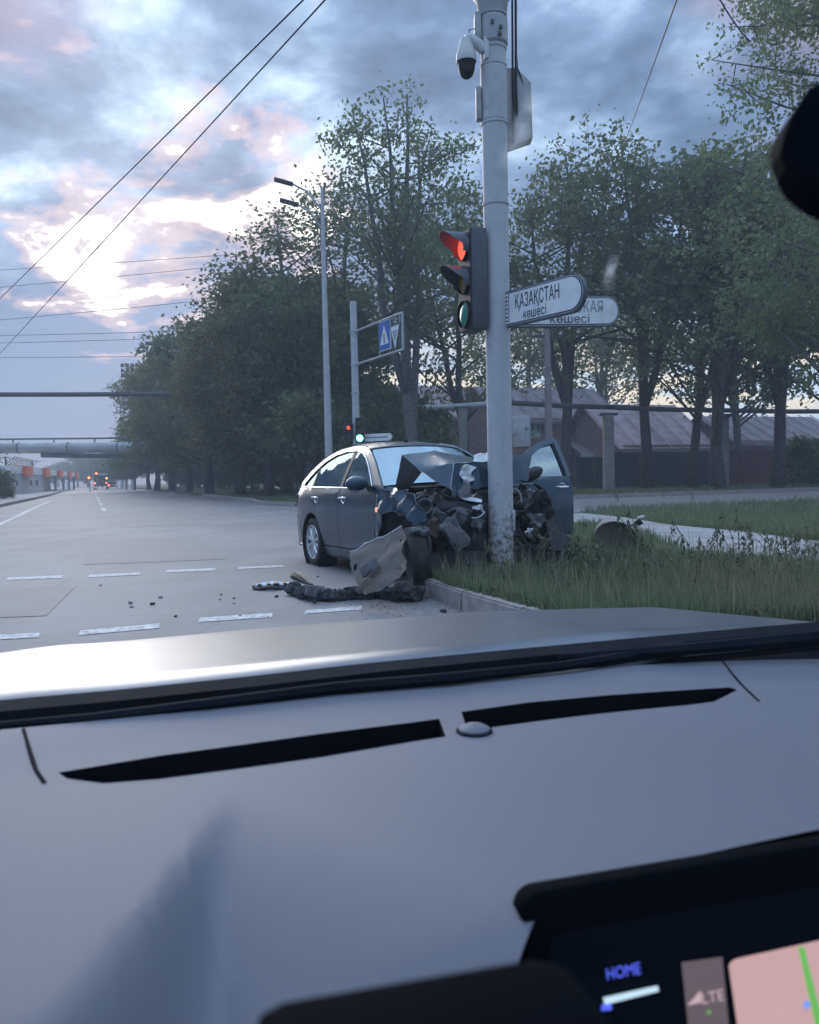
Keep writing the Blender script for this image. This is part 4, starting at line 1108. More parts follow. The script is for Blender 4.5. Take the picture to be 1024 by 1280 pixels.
# grey control box on the back of the pole
gb = P(652, 540, 8.3)
cb = thing('control_box', 'pale grey control box strapped to the back of the pole above the wreck', 'box', gb)
RB = rr(0, 0, -12)
MB().box(gb, (.17, .13, .32), RB).build('case', M['greybox'], cb, bevel=.008)
MB().box(gb + RB @ V((.0, -.068, 0)), (.15, .012, .30), RB).build('door', M['pole'], cb, bevel=.003)
MB().box(gb + RB @ V((.055, -.078, .03)), (.012, .014, .03), RB).build('lock', M['darkbox'], cb)
MB().box(gb + V((-.10, -.06, .0)), (.08, .03, .05)).build('strap', M['galv'], cb)

# traffic signal heads
def signal(name, label, c, nrm, h, wdt, dep, lit, rl, visor, grp=None, mats=None, group=None):
    nrm = V(nrm).normalized(); wv = V((0, 0, 1)).cross(nrm).normalized()
    R = Matrix((wv, nrm, V((0, 0, 1)))).transposed()
    t = thing(name, label, 'traffic light', c)
    MB().box(c, (wdt, dep, h), R).build('housing', M['darkbox'], t, bevel=.02)
    MB().box(c + nrm * (dep / 2 + .005), (wdt * .94, .015, h * .97), R).build('face', M['black'], t)
    n = len(lit); st = h / n
    for k in range(n):
        p = c + nrm * (dep / 2 + .012) + V((0, 0, h / 2 - st * (k + .5)))
        MB().lathe([(.001, rl * .28), (rl * .5, rl * .22), (rl * .85, rl * .1), (rl, 0)], p, nrm, 24).build('lens', lit[k], t)
        MB().lathe([(rl * 1.06, 0), (rl * 1.06, .03), (rl * 1.0, .03)], p, nrm, 24).build('bezel', M['black'], t)
        if visor and not (name == 'traffic_light' and k == 2 and dep < .19):
            m = MB(); L = []
            for i in range(17):
                a = math.radians(-30 + 240 * i / 16); q = (wv * math.cos(a) + V((0, 0, 1)) * math.sin(a)) * rl * 1.08
                ln = visor * (.30 + .70 * max(0, math.sin(a)) ** .7) if math.sin(a) > -.2 else visor * .25
                L.append((p + q, p + q + nrm * ln))
            vs = [x for ab in L for x in ab]
            m.add(vs, [(2 * i, 2 * i + 2, 2 * i + 3, 2 * i + 1) for i in range(16)])
            m.build('visor', M['darkbox'], t, solid=.008)
    return t, R, wv
sc_ = P(592, 352, 7.98)
ts, RS, wv = signal('traffic_light', 'traffic light on the thick pole, seen from its side with red lit', sc_, (-.94, -.34, 0), .96, .30, .17, [M['red_on'], M['amber_off'], M['green_off']], .125, .24)
for dz in (.33, -.33):
    MB().tube([sc_ + V((.04, .0, dz)), sc_ + V((.2, .03, dz))], .02, 8).build('bracket', M['galv'], ts)

# street name signs
def name_sign(label, x0, x1, zt, zb, line1, line2, m1, side=None, l1=(0, 1), l2=(0, 1), fh=1.0):
    x0, x1 = V(x0), V(x1); e = (x1 - x0); L = e.length; e.normalize(); h = zt - zb
    t = thing('street_sign', label, 'street sign', x0)
    def shape(i):
        pts = [(i, i), (L - h / 2, i)]
        for k in range(1, 12):
            a = -math.pi / 2 + math.pi * k / 12; pts.append((L - h / 2 + math.cos(a) * (h / 2 - i), h / 2 + math.sin(a) * (h / 2 - i)))
        return pts + [(L - h / 2, h - i), (i, h - i)]
    o = V((x0.x, x0.y, zb)); n = e.cross(V((0, 0, 1)))
    MB().prism(shape(0), o + n * -.02, e, (0, 0, 1), .04).build('rim', M['signgrey'], t, smooth=30)
    MB().prism(shape(.012), o + n * .018, e, (0, 0, 1), .006).build('plate', M['galv'], t, smooth=30)
    MB().prism(shape(.022), o + n * .022, e, (0, 0, 1), .006).build('black_line', M['signtxt'], t, smooth=30)
    f = MB().prism(shape(.030), o + n * .024, e, (0, 0, 1), .007).build('face', M['signw'], t, smooth=30)
    q = o + n * .031
    text(line1, q + e * (L * l1[0]) + V((0, 0, h * .455)), e, (0, 0, 1), h * .37 * fh, m1, 'lettering', f, width=L * (l1[1] - l1[0]), lift=.003)
    text(line2, q + e * (L * l2[0]) + V((0, 0, h * .13)), e, (0, 0, 1), h * .25, M['signtxt'], 'lettering', f, width=L * (l2[1] - l2[0]), lift=.003)
    if side:
        MB().box(q + e * .075 + V((0, 0, h / 2)) + n * .0, (.006, .006, h * .8), Matrix((e, -n, V((0, 0, 1)))).transposed()).build('divider', M['signtxt'], f, smooth=0)
        for k, ww_ in enumerate((.020, .024, .018, .026, .020, .024, .020)):      # worn, unreadable small print
            c_ = q + e * .048 + V((0, 0, h * (.16 + .112 * k))) + n * .002
            MB().box(c_, (ww_, .002, h * .05), Matrix((e, -n, V((0, 0, 1)))).transposed() @ rr(0, 18 * (-1) ** k, 0)).build('worn_print', M['signtxt'], f, smooth=0)
    for z in (zt - .02, zb + .03):
        MB().box(x0 * 1 + V((0, 0, z - x0.z)) - e * .06, (.10, .05, .03), Matrix((e, -n, V((0, 0, 1)))).transposed()).build('clamp', M['galv'], t)
    return t
s1a = P(633, 390, 7.94); s1b = P(733, 365, 7.06)
name_sign('white street name plate reading ҚАЗАҚСТАН көшесі fixed on the pole', s1a, s1b, 2.87, 2.53, 'ҚАЗАҚСТАН', 'көшесі', M['signtxt'], side=True, l1=(.16, .72), l2=(.27, .56))
s2a = P(640, 398, 8.08); s2b = P(773, 397, 8.55)
name_sign('street name plate with faded ОВСКАЯ lettering half covered by the other plate', s2a, s2b, 2.87, 2.555, 'ЧАЙКОВСКАЯ', 'көшесі', M['signfade'], l1=(.14, .83), l2=(.33, .70), fh=.98)

# ------------------------------------------------------------------ far corner: lamp post, sign mast, green signal
lb = P(412, 600, 33); lz = .1
lp = thing('lamp_post', 'tall grey lamp post with two short arms behind the wrecked car', 'lamp post', (lb.x, lb.y, lz))
t1 = P(401, 305, 33)
MB().tube([(lb.x, lb.y, lz), (lb.x, lb.y, 4.0), (lb.x, lb.y, t1.z), (lb.x, lb.y, t1.z + 2.2)], [.165, .14, .085, .06], 12).build('shaft', M['pole'], lp)
top = V((lb.x, lb.y, t1.z + 2.0))
for dz, ln in ((-.3, 1.15), (-1.1, .95)):
    q = top + V((-ln, -.4, dz + .55)); MB().tube([top + V((0, 0, dz - .4)), top + V((-ln * .5, -.2, dz + .3)), q], .04, 6).build('arm', M['galv'], lp)
    h = MB().box(q + V((-.3, -.05, .05)), (.75, .26, .13), rr(0, 14, 8)).build('lamp_head', M['steel_dark'], lp, bevel=.03)
mb = P(447, 600, 32)
sm = thing('sign_mast', 'grey mast at the far corner carrying a slanting frame with blue and white signs', 'sign mast', (mb.x, mb.y, .1))
mz = P(443, 377, 32).z
MB().tube([(mb.x, mb.y, .1), (mb.x, mb.y, mz)], [.15, .13], 14).build('shaft', M['pole'], sm)
ea = V((mb.x, mb.y, P(447, 415, 32).z)); za = ea.z; zb_ = P(447, 456, 32).z
eb = P(503, 390, 28.4); ed = V((eb.x - mb.x, eb.y - mb.y, 0)); eL = ed.length; ed.normalize()
fr = MB()
A0, A1 = V((mb.x, mb.y, za)), V((mb.x, mb.y, za)) + ed * eL
B0, B1 = V((mb.x, mb.y, zb_)), V((mb.x, mb.y, zb_)) + ed * eL
for a, b in ((A0, A1), (B0, B1), (A1, B1)): MB().tube([a, b], .045, 8).build('frame_bar', M['galv'], sm)
for z in (za, zb_, zb_ - 1.1): MB().lathe([(.14, -.04), (.17, -.04), (.17, .04), (.14, .04)], (mb.x, mb.y, z), (0, 0, 1), 14, closed=True).build('band', M['galv'], sm)
dn = ed.cross(V((0, 0, 1)));  dn = dn if dn.y < 0 or dn.x < 0 else -dn
c1 = A0 + ed * (eL * .66) - V((0, 0, .72 * (za - zb_) * .62)); hh = (za - zb_) * .42; ww = eL * .115
Rm = Matrix((ed, -dn, V((0, 0, 1)))).transposed()
xs = MB().box(c1, (ww * 2, .03, hh * 2), Rm).build('crossing_sign', M['white'], sm, bevel=.004)
MB().box(c1 + dn * .017, (ww * 1.86, .012, hh * 1.88), Rm).build('blue_field', M['blue'], xs)
MB().prism([(-ww * .75, -hh * .6), (ww * .75, -hh * .6), (0, hh * .7)], c1 + dn * .026, ed, V((0, 0, 1)), .006 if ed.cross(V((0, 0, 1))).dot(dn) > 0 else -.006).build('triangle', M['white'], xs, smooth=0)
MB().box(c1 + dn * .034 + V((0, 0, -.1)), (ww * .16, .008, hh * .62), Rm).build('walking_figure', M['black'], xs)
c2 = A0 + ed * (eL * .87) - V((0, 0, .3)); hh2 = (za - zb_) * .80
yo = MB().prism([(-.42, 0), (.42, 0), (0, -hh2)], c2, ed, (0, 0, 1), .025).build('yield_sign', M['signgrey'], sm, smooth=0)
MB().prism([(-.33, -.07), (.33, -.07), (0, -hh2 * .85)], c2 + dn * .03, ed, (0, 0, 1), .006).build('yield_face', M['white'], yo, smooth=0)
MB().prism([(-.20, -.22), (.20, -.22), (0, -hh2 * .62)], c2 + dn * .038, ed, (0, 0, 1), .006).build('inner_triangle', M['greybox'], yo, smooth=0)
for x in (.55, .77, .87, .95):
    MB().tube([A0 + ed * (eL * x), A0 + ed * (eL * x) - V((0, 0, za - zb_ if x in (.55,) else .35))], .025, 6).build('hanger', M['galv'], sm)
gc = P(450, 534, 31.7)
gs, _, _ = signal('traffic_light', 'traffic light showing bright green above the roof of the wrecked car', V((gc.x, gc.y, P(450, 548, 31.7).z + .32)), (-.05, -1, 0), .96, .34, .2, [M['amber_off'], M['amber_off'], M['green_on']], .125, .2)
MB().tube([V((gc.x, gc.y + .1, P(450, 548, 31.7).z + .32)), V((mb.x, mb.y, P(450, 548, 31.7).z + .32))], .03, 6).build('bracket', M['galv'], gs)
rc = P(437, 535, 31.9)
signal('pedestrian_light', 'small dim red pedestrian light beside the bright green signal', V((rc.x, rc.y, rc.z - .15)), (-.3, -1, 0), .62, .30, .16, [M['red_on'], M['green_off']], .075, .12)
n0, n1 = P(455, 547.5, 31.8), P(491, 547.3, 31.2)
nsg = thing('street_sign', 'long pale street name plate with rounded end by the green signal', 'street sign', n0)
e = (n1 - n0); e.z = 0; L = e.length; e.normalize()
MB().prism([(0, -.14), (L - .14, -.14), (L - .06, -.1), (L, 0), (L - .06, .1), (L - .14, .14), (0, .14)], n0, e, (0, 0, 1), .04).build('plate', M['signw'], nsg, smooth=0)
MB().prism([(.1, -.03), (L - .2, -.03), (L - .2, .03), (.1, .03)], n0 + e.cross(V((0, 0, 1))) * .042, e, (0, 0, 1), .004).build('lettering', M['signfade'], nsg, smooth=0)

# ------------------------------------------------------------------ objects in the grass, debris on the road
bp = P(770, 672, 9.6)
bn = thing('litter_bin', 'tan rounded bin shell tilted on a dark base in the grass beside the wreck', 'bin', G(770, 700, VZ))
RT = rr(0, 38, 0)
def shell(u, v):
    th = u * 2 * math.pi; q = v
    r = .27 * math.sin(min(q, 1) * math.pi / 2) ** .55; hgt = .19 * math.cos(q * math.pi / 2) ** .8
    return bp + V((0, 0, -.02)) + rr(-62, 30, 10) @ V((r * math.cos(th) * 1.0, r * math.sin(th) * .84, hgt))
g_ = MB().grid(shell, 36, 12); g_.build('shell', M['tan'], bn, weld=True, solid=.012)
MB().prism([(-.24, -.02), (.17, -.05), (.10, -.38), (-.15, -.38)], bp + V((-.07, .02, -.16)), (1, 0, 0), (0, 0, 1), -.28).build('dark_base', M['black'], bn, bevel=.02)
MB().tube([bp + V((-.18, -.02, -.17)), bp + V((-.30, -.02, -.22)), bp + V((-.42, 0, -.31))], [.05, .04, .03], 8).build('pivot_arm', M['black'], bn)
MB().box(bp + V((-.21, -.04, -.16)), (.09, .05, .05), rr(0, 20, 0)).build('pivot_clip', M['cream'], bn, bevel=.01)
MB().tube([bp + V((.20, 0, .13)), bp + V((.29, -.02, .20))], [.03, .05], 8).build('pivot_pin', M['black'], bn)
MB().box(bp + V((.29, -.03, .235)), (.08, .05, .03), rr(0, -15, 0)).build('pivot_cap', M['cream'], bn, bevel=.008)
for i in range(26):
    px = rnd.uniform(120, 560); py = rnd.uniform(742, 772) if i % 2 else rnd.uniform(705, 770)
    if i < 8: px, py = rnd.uniform(540, 680), rnd.uniform(758, 778)
    if px > 500: py = max(py, 752 + (px - 560) * .17)
    g = G(px, py, 0); s = rnd.uniform(.012, .035)
    bm = rough_box((g.x, g.y, s * .3), (s * 1.3, s, s * .7), rr(0, 0, rnd.uniform(0, 180)), s * .3, 40, i, 1)
    o = finish(bm, 'stone', M['black'] if i % 3 else M['kerb'], None); tag(o, 'small crumb of broken debris lying on the asphalt by the wreck', 'debris', 'crumbs of debris on the asphalt around the wreck')
# ------------------------------------------------------------------ the wrecked saloon
RW = G(398, 706, 0); FW = G(517, 738, 0)
cf = (FW - RW); cf.z = 0; cf.normalize()
cfz = V((cf.x, cf.y, .022)).normalized()
cl = V((0, 0, 1)).cross(cfz).normalized(); cu_ = cfz.cross(cl)
CRM = Matrix((cfz, cl, cu_)).transposed()
croot = RW + cl * .76
car = thing('wrecked_car', 'dark grey blue saloon with its nose crushed around the pole and one door open', 'car', croot, rot=CRM)
CI = WM[car.name].inverted(); CW = WM[car.name]
def tolocal(p): return CI @ p
def interp(tab, x):
    if x <= tab[0][0]: return tab[0][1]
    for (a, fa), (b, fb) in zip(tab, tab[1:]):
        if x <= b:
            t = (x - a) / (b - a); return fa + (fb - fa) * t
    return tab[-1][1]
WT = [(.16, .775), (.24, .805), (.32, .822), (.45, .842), (.60, .848), (.72, .846), (.80, .836), (.86, .832), (.93, .818), (.98, .795), (1.1, .742), (1.25, .672), (1.4, .592), (1.47, .545), (1.52, .48)]
GT = [(-1.10, .66), (-1.06, .76), (-.98, .84), (-.8, .915), (-.5, .96), (-.1, .985), (.5, 1.0), (2.3, 1.0), (2.8, .985), (3.1, .95), (3.4, .86), (3.57, .7)]
def Wd(x, z): return interp(WT, z) * interp(GT, x)
def sidemap(s, off=0.0):
    return lambda u, v: V((u, s * (Wd(u, v) + off), v))
def arc(cx, cz, r, a0, a1, n=12):
    return [(cx + r * math.cos(math.radians(a0 + (a1 - a0) * i / n)), cz + r * math.sin(math.radians(a0 + (a1 - a0) * i / n))) for i in range(n + 1)]
PC = M['paintcar']
BELT = [(2.14, .955), (1.6, .968), (1.03, .985), (.4, 1.0), (-.1, 1.012), (-.55, 1.03)]
def beltz(x): return interp(sorted(BELT), x)
RARC = arc(0, .31, .375, 62, 205)
TOP = [(2.28, .955), (2.05, 1.10), (1.80, 1.25), (1.55, 1.375), (1.35, 1.445), (1.1, 1.485), (.75, 1.500), (.35, 1.477), (0, 1.415), (-.3, 1.315), (-.6, 1.175), (-.85, 1.065), (-1.0, 1.022)]
WIN = [(1.98, .985), (1.86, 1.075), (1.66, 1.21), (1.47, 1.315), (1.28, 1.385), (1.05, 1.425), (.7, 1.436), (.35, 1.408), (.05, 1.345), (-.2, 1.250), (-.40, 1.150), (-.53, 1.075), (-.58, 1.042)]
bodyroot = None
for s in (-1, 1):
    fl = (s > 0)
    # quarter panel with tail and the pillar arch above
    q = [(.185, .640)] + RARC[1:] + [(-.34, .16), (-.52, .22), (-.56, .62), (-1.02, .70), (-1.05, .90), (-1.02, 1.018), (-.62, 1.028), (-.14, 1.008), (.0, .86), (.10, .74)]
    o1 = panel('quarter_panel', q, sidemap(s), PC, car, cell=.09)
    bmp = [(-.36, .22), (-.525, .225), (-.565, .612), (-1.02, .69), (-1.085, .66), (-1.10, .50), (-1.06, .38), (-.85, .27)]
    panel('bumper_corner', bmp, sidemap(s, .004), PC, car, cell=.09)
    fr = TOP + [(-.62, 1.032)] + WIN[::-1] + [(2.14, .955)]
    panel('side_frame', fr, sidemap(s), PC, car, cell=.12, thick=.03)
    panel('sill', [(.42, .165), (2.12, .165), (2.14, .275), (.40, .275)], sidemap(s, -.004), PC, car, cell=.2)
    panel('sill_trim', [(.44, .13), (2.0, .13), (2.0, .160), (.44, .160)], sidemap(s, -.03), M['black'], car, cell=.3)
    rd = [(1.015, .285), (.40, .285)] + arc(0, .31, .385, 5, 58, 6) + [(.118, .745), (.015, .865), (-.125, 1.002), (1.015, .981)]
    d = panel('rear_door', rd, sidemap(s, .002), PC, car, cell=.09)
    def handle(hx, hz, par, sgn):
        y = lambda x, z, o: sgn * (Wd(x, z) + o)
        MB().lathe([(.001, 0), (.035, .002), (.042, .006), (.046, .004)], (hx, y(hx, hz, .0), hz), (0, sgn, 0), 16).build('handle_cup', M['black'], par, local=True)
        MB().tube([(hx - .09, y(hx, hz, .01), hz + .006), (hx - .075, y(hx, hz, .035), hz + .008), (hx + .075, y(hx, hz, .035), hz + .006), (hx + .09, y(hx, hz, .01), hz + .004)], .013, 8).build('handle', M['chrome'], par, local=True)
        MB().lathe([(.050, .0), (.062, .008), (.056, .014), (.044, .006)], (hx, y(hx, hz, .0), hz), (0, sgn, 0), 20, closed=True, a0=math.pi if True else 0, a1=2 * math.pi).build('handle_ring', M['chrome'], par, local=True)
    handle(.20, .872, d, s)
    if s < 0:
        fd = [(2.08, .285), (1.025, .285), (1.025, .981), (2.13, .952), (2.135, .55)]
        d = panel('front_door', fd, sidemap(s, .002), PC, car, cell=.09)
        handle(1.20, .862, d, s)
    # chrome belt line and window surround
    bl = [V((x, s * (Wd(x, z + .006) + .006), z + .004)) for x, z in BELT[(1 if s < 0 else 2):]]
    if s < 0: bl = [V((1.98, s * (Wd(1.98, .97) + .006), .962))] + bl
    MB().tube(bl, .009, 6).build('belt_trim', M['chrome'], car, local=True)
    sr = [V((x, s * (Wd(x, z) + .004), z)) for x, z in WIN]
    MB().tube(sr, .007, 6).build('window_trim', M['chrome'], car, local=True)
    # side windows
    wz = lambda x: beltz(x) + .012
    def wtop(x0, x1, n=8):
        tb = sorted(WIN); return [(x0 + (x1 - x0) * i / n, interp(tb, x0 + (x1 - x0) * i / n) - .008) for i in range(n + 1)]
    if s < 0: panel('window', [(1.03, wz(1.03)), (1.94, wz(1.94))] + wtop(1.90, 1.03), sidemap(s, -.012), M['glassy'], car, cell=.15, thick=.004)
    panel('window', [(-.10, wz(-.1)), (.95, wz(.95))] + wtop(.95, -.10), sidemap(s, -.012), M['glassy'], car, cell=.15, thick=.004)
    panel('window', [(-.55, wz(-.55) + .01), (-.15, wz(-.15))] + wtop(-.15, -.53), sidemap(s, -.012), M['glassy'], car, cell=.15, thick=.004)
    panel('pillar_trim', [(.945, wz(.95)), (1.035, wz(1.03)), (1.035, interp(sorted(WIN), 1.035)), (.945, interp(sorted(WIN), .945))], sidemap(s, -.006), M['black'], car, cell=.2)
    panel('pillar_trim', [(-.155, wz(-.15)), (-.095, wz(-.1)), (-.095, interp(sorted(WIN), -.095)), (-.155, interp(sorted(WIN), -.155))], sidemap(s, -.006), M['black'], car, cell=.2)
    # tail lamp
    panel('tail_lamp', [(-1.03, .705), (-.80, .80), (-.78, .93), (-1.035, .985)], sidemap(s, .008), mat('tail_lamp_red', (.22, .012, .012), .15, var=.1, coat=1), car, cell=.1)
    # wheel house
    MB().lathe([(.385, -.12), (.385, .12)], (0, s * .72, .31), (0, 1, 0), 24).build('wheel_arch_liner', M['black'], car, local=True)
# roof, screens, boot
tabT = sorted(TOP)
def roofp(u, v):
    x = -.42 + (1.44 + .42) * u; z = interp(tabT, x); sy = 2 * v - 1; w_ = Wd(x, z) + .002
    return V((x + .05 * (1 - sy * sy) * (u * 2 - 1) * 1.0, sy * w_, z + .035 * (1 - abs(sy) ** 2.4)))
MB().grid(roofp, 20, 16).build('roof', PC, car, local=True, solid=-.01)
MB().tube([(.1, 0, 1.52), (.08, 0, 1.56)], [.03, .012], 8).build('antenna_base', M['black'], car, local=True)
MB().box((1.18, 0, 1.532), (.05, .05, .03)).build('roof_fitting', M['black'], car, local=True, bevel=.008)
def glassp(pa, pb, bul):
    def f(u, v):
        x = pa[0] + (pb[0] - pa[0]) * u; z = pa[1] + (pb[1] - pa[1]) * u; sy = 2 * v - 1; w_ = Wd(x, z) - .025
        k = (1 - abs(sy) ** 2.2)
        return V((x + bul * k, sy * w_, z + .03 * k))
    return f
MB().grid(glassp((2.20, .985), (1.47, 1.41), .10), 12, 16).build('windscreen', M['screen_glass'], car, local=True)
MB().grid(glassp((-.46, 1.245), (-.90, 1.052), -.06), 8, 12).build('rear_window', M['glassy'], car, local=True)
def bootp(u, v):
    x = -.90 - .16 * u; sy = 2 * v - 1; z = 1.052 - .030 * u
    return V((x - .05 * (1 - sy * sy), sy * (Wd(-.9, 1.05) + .01 - .06 * u), z + .02 * (1 - sy * sy)))
bt = MB().grid(bootp, 4, 12)
def tailp(u, v):
    z = 1.02 - .34 * u; sy = 2 * v - 1
    return V((-1.055 - .05 * (1 - sy * sy), sy * (Wd(-1.05, max(.7, z)) + .005), z))
bt.grid(tailp, 5, 12); bt.build('boot_lid', PC, car, local=True)
def rbp(u, v):
    z = .69 - .48 * u; sy = 2 * v - 1
    return V((-1.09 - .06 * (1 - sy * sy) + .08 * u * u, sy * Wd(-1.09, z), z))
MB().grid(rbp, 6, 12).build('rear_bumper', PC, car, local=True)
# wheels
def wheel(c, par, steer=0.0, tilt=0.0, cover=True, rad=.31):
    s = -1 if c[1] < 0 else 1
    R = Matrix.Rotation(steer, 3, 'Z') @ Matrix.Rotation(tilt, 3, 'X')
    ax = R @ V((0, s, 0)); c = V(c)
    w_ = MB().lathe([(.001, -.07), (.19, -.07), (.20, .02), (.001, .02)], c, ax, 24).build('wheel', M['enginedark'], par, local=True)
    k = rad
    MB().lathe([(.215, -.085), (.245, -.095), (k - .03, -.095), (k - .006, -.075), (k, -.05), (k, .05), (k - .006, .075), (k - .03, .092), (.245, .088), (.228, .07), (.215, .03)], c, ax, 40).build('tyre', M['blackrub'], w_, local=True)
    m = MB()
    m.lathe([(.226, .078), (.222, .090), (.208, .084), (.205, .05)], c, ax, 36)
    m.lathe([(.001, .088), (.045, .085), (.06, .072), (.06, .05)], c, ax, 24)
    t1 = R @ V((0, 0, 1)); t2 = ax.cross(t1)
    for i in range(10):
        a = 2 * math.pi * i / 10; rd = t1 * math.cos(a) + t2 * math.sin(a); tn = -t1 * math.sin(a) + t2 * math.cos(a)
        p = [(.05, .020, .078), (.12, .019, .085), (.212, .034, .076)]
        vs = []
        for r_, h_, z_ in p:
            vs += [c + rd * r_ + tn * h_ + ax * (z_ - .018), c + rd * r_ + tn * h_ * .6 + ax * z_, c + rd * r_ - tn * h_ * .6 + ax * z_, c + rd * r_ - tn * h_ + ax * (z_ - .018)]
        m.add(vs, [(0, 1, 5, 4), (1, 2, 6, 5), (2, 3, 7, 6), (4, 5, 9, 8), (5, 6, 10, 9), (6, 7, 11, 10)])
    if cover: m.build('hubcap', M['silver'], w_, local=True)
    return w_
wheel((0, -.745, .305), car)
wheel((0, .745, .305), car)
fwl = tolocal(P(519, 698, 7.9))
wheel((fwl.x, fwl.y + .02, .27), car, steer=math.radians(-18), tilt=math.radians(6), cover=False)
ML = [(2.45, .72, .27)]
wheel((2.42, .70, .27), car, steer=math.radians(20), cover=True)
# dark innards
MB().box((.55, 0, .36), (3.0, 1.44, .30)).build('floor_pan', M['black'], car, local=True, bevel=.03)
MB().box((1.92, 0, .78), (.34, 1.40, .34), rr(0, 18, 0)).build('dashboard', M['black'], car, local=True, bevel=.05)
for s in (-1, 1):
    for x in (.95, .0):
        st_ = MB().box((x, s * .36, .62), (.5, .5, .22)).box((x - .26, s * .36, .90), (.14, .48, .62), rr(0, -14, 0)).build('seat', M['seat'], car, local=True, bevel=.04)
        MB().box((x - .36, s * .36, 1.28), (.09, .26, .17), rr(0, -10, 0)).build('headrest', M['seat'], st_, local=True, bevel=.03)
MB().lathe([(.165, -.015), (.185, 0), (.165, .015), (.15, 0)], (1.52, .36, .98), (-.85, 0, .5), 24, closed=True).build('steering_wheel', M['black'], car, local=True)
MB().box((2.22, 0, .70), (.10, 1.5, .46)).build('bulkhead', M['enginedark'], car, local=True)
MB().box((2.22, 0, .955), (.20, 1.48, .035), rr(0, 6, 0)).build('cowl', M['black'], car, local=True, bevel=.008)
# right mirror
mc = V((1.88, -.93, 1.015))
def mirr(u, v):
    a = u * 2 * math.pi; b = v * math.pi
    return mc + V((.085 * math.cos(b) * (1 if math.cos(b) > 0 else .55), .135 * math.sin(b) * math.cos(a) * (1.0), .088 * math.sin(b) * math.sin(a) * (1 if math.sin(a) > 0 else .8)))
mi = MB().grid(mirr, 24, 14).build('wing_mirror', PC, car, local=True)
MB().lathe([(.001, 0), (.1, 0)], mc + V((-.047, 0, 0)), (-1, 0, 0), 18).build('mirror_glass', M['chrome'], mi, local=True)
MB().tube([mc + V((.02, .1, -.045)), V((1.93, -.78, .985))], [.03, .035], 8).build('mirror_arm', M['black'], mi, local=True)
# right front wing, buckled outward towards its torn front edge
def crump(co):
    u = max(0, co.x - 2.18)
    n_ = noise.noise_vector(V((co.x * 4.5, co.z * 5, 3)))
    co = co + V((0, 0, 0))
    tri = lambda q: abs((q % 1.0) * 2 - 1)
    k = min(1, u * 4)
    co.y += -.06 * u * (1 if co.z > .6 else .5) + n_.x * .025 * k - k * (.075 * tri(co.z * 3.1 + co.x * 1.6 + n_.y * .3) + .055 * tri(co.x * 3.7 - co.z * 2.3 + n_.z * .3) - .06)
    co.z += n_.y * .03 * min(1, u * 3); co.x += n_.z * .035 * min(1, u * 3)
    return co
wing = [(2.145, .955), (2.145, .42), (2.20, .42)] + arc(2.62, .33, .40, 172, 62, 10) + [(2.98, .665), (3.22, .60), (3.30, .64), (3.22, .77), (3.10, .87), (2.92, .925), (2.55, .95)]
wg = panel('front_wing', wing, sidemap(-1, .003), PC, car, cell=.03, post=crump, thick=.008, smooth=16)
MB().box((2.24, -.852, .735), (.075, .03, .05)).build('side_repeater', mat('repeater_orange', (.80, .38, .28), .25, var=0, emit=(1, .45, .3), estr=.35), wg, local=True, bevel=.006)
# the bonnet folded up into a tent in front of the windscreen
def W_(px, py, d): return P(px, py, d)
bn_pts = [W_(503, 569, 8.55), W_(493.5, 611, 8.62), W_(528, 590, 8.25), W_(542, 563.5, 8.75), W_(592, 571, 8.8), W_(560, 579, 8.15),   # 0 1 2 3 4 5
          W_(548, 603, 8.05), W_(563, 611, 7.98), W_(567.5, 579, 8.02), W_(596, 578, 8.05), W_(628, 575, 8.3), W_(598, 612, 7.98), W_(630, 600, 8.12), W_(664, 568, 8.7), W_(660, 602, 8.45), W_(640, 571, 8.4)]
ug = crumpled('bonnet', bn_pts, [(0, 3, 5, 2), (3, 4, 9, 5), (2, 5, 8, 7, 6), (5, 9, 8), (4, 10, 9)], PC, car, cuts=5, amp=.010, freq=8, thick=.006, seed=4)
crumpled('bonnet_underside', [bn_pts[0], bn_pts[1], W_(511, 612, 8.5), bn_pts[2]], [(0, 1, 2, 3)], M['black'], ug, cuts=3, amp=.006, thick=.004, seed=2)
crumpled('bonnet_front', [bn_pts[8], bn_pts[9], bn_pts[10], bn_pts[12], bn_pts[11], bn_pts[7]], [(0, 1, 4, 5), (1, 2, 3, 4)], PC, ug, cuts=6, amp=.016, freq=11, thick=.006, seed=8)
crumpled('bonnet_side', [bn_pts[10], bn_pts[15], bn_pts[13], bn_pts[14], bn_pts[12]], [(0, 1, 4), (1, 2, 3, 4)], PC, ug, cuts=5, amp=.014, freq=8, thick=.006, seed=6)
e_ = [bn_pts[8] + V((0, -.01, 0)), bn_pts[7] + V((0, -.012, 0)), W_(580, 620, 7.92), W_(604, 626, 7.88)]
MB().tube([bn_pts[9], bn_pts[8] + V((0, -.01, 0)), bn_pts[7] + V((0, -.01, 0))], .006, 6).build('bonnet_edge', M['alu'], ug)
crumpled('bonnet_lip', [W_(563, 611, 7.96), W_(580, 619, 7.92), W_(603, 625, 7.9), W_(603, 629, 7.88), W_(580, 625, 7.9), W_(566, 616, 7.93)], [(0, 1, 4, 5), (1, 2, 3, 4)], M['alu'], ug, cuts=2, amp=.008, thick=.004, seed=3)
crumpled('torn_or_glint_sheet', [W_(590, 571, 8.3), W_(612, 568, 8.25), W_(612, 580, 8.15), W_(600, 584, 8.1), W_(594, 578, 8.2)], [(0, 1, 2, 3, 4)], M['alu'], ug, cuts=4, amp=.03, freq=16, thick=.004, seed=5)
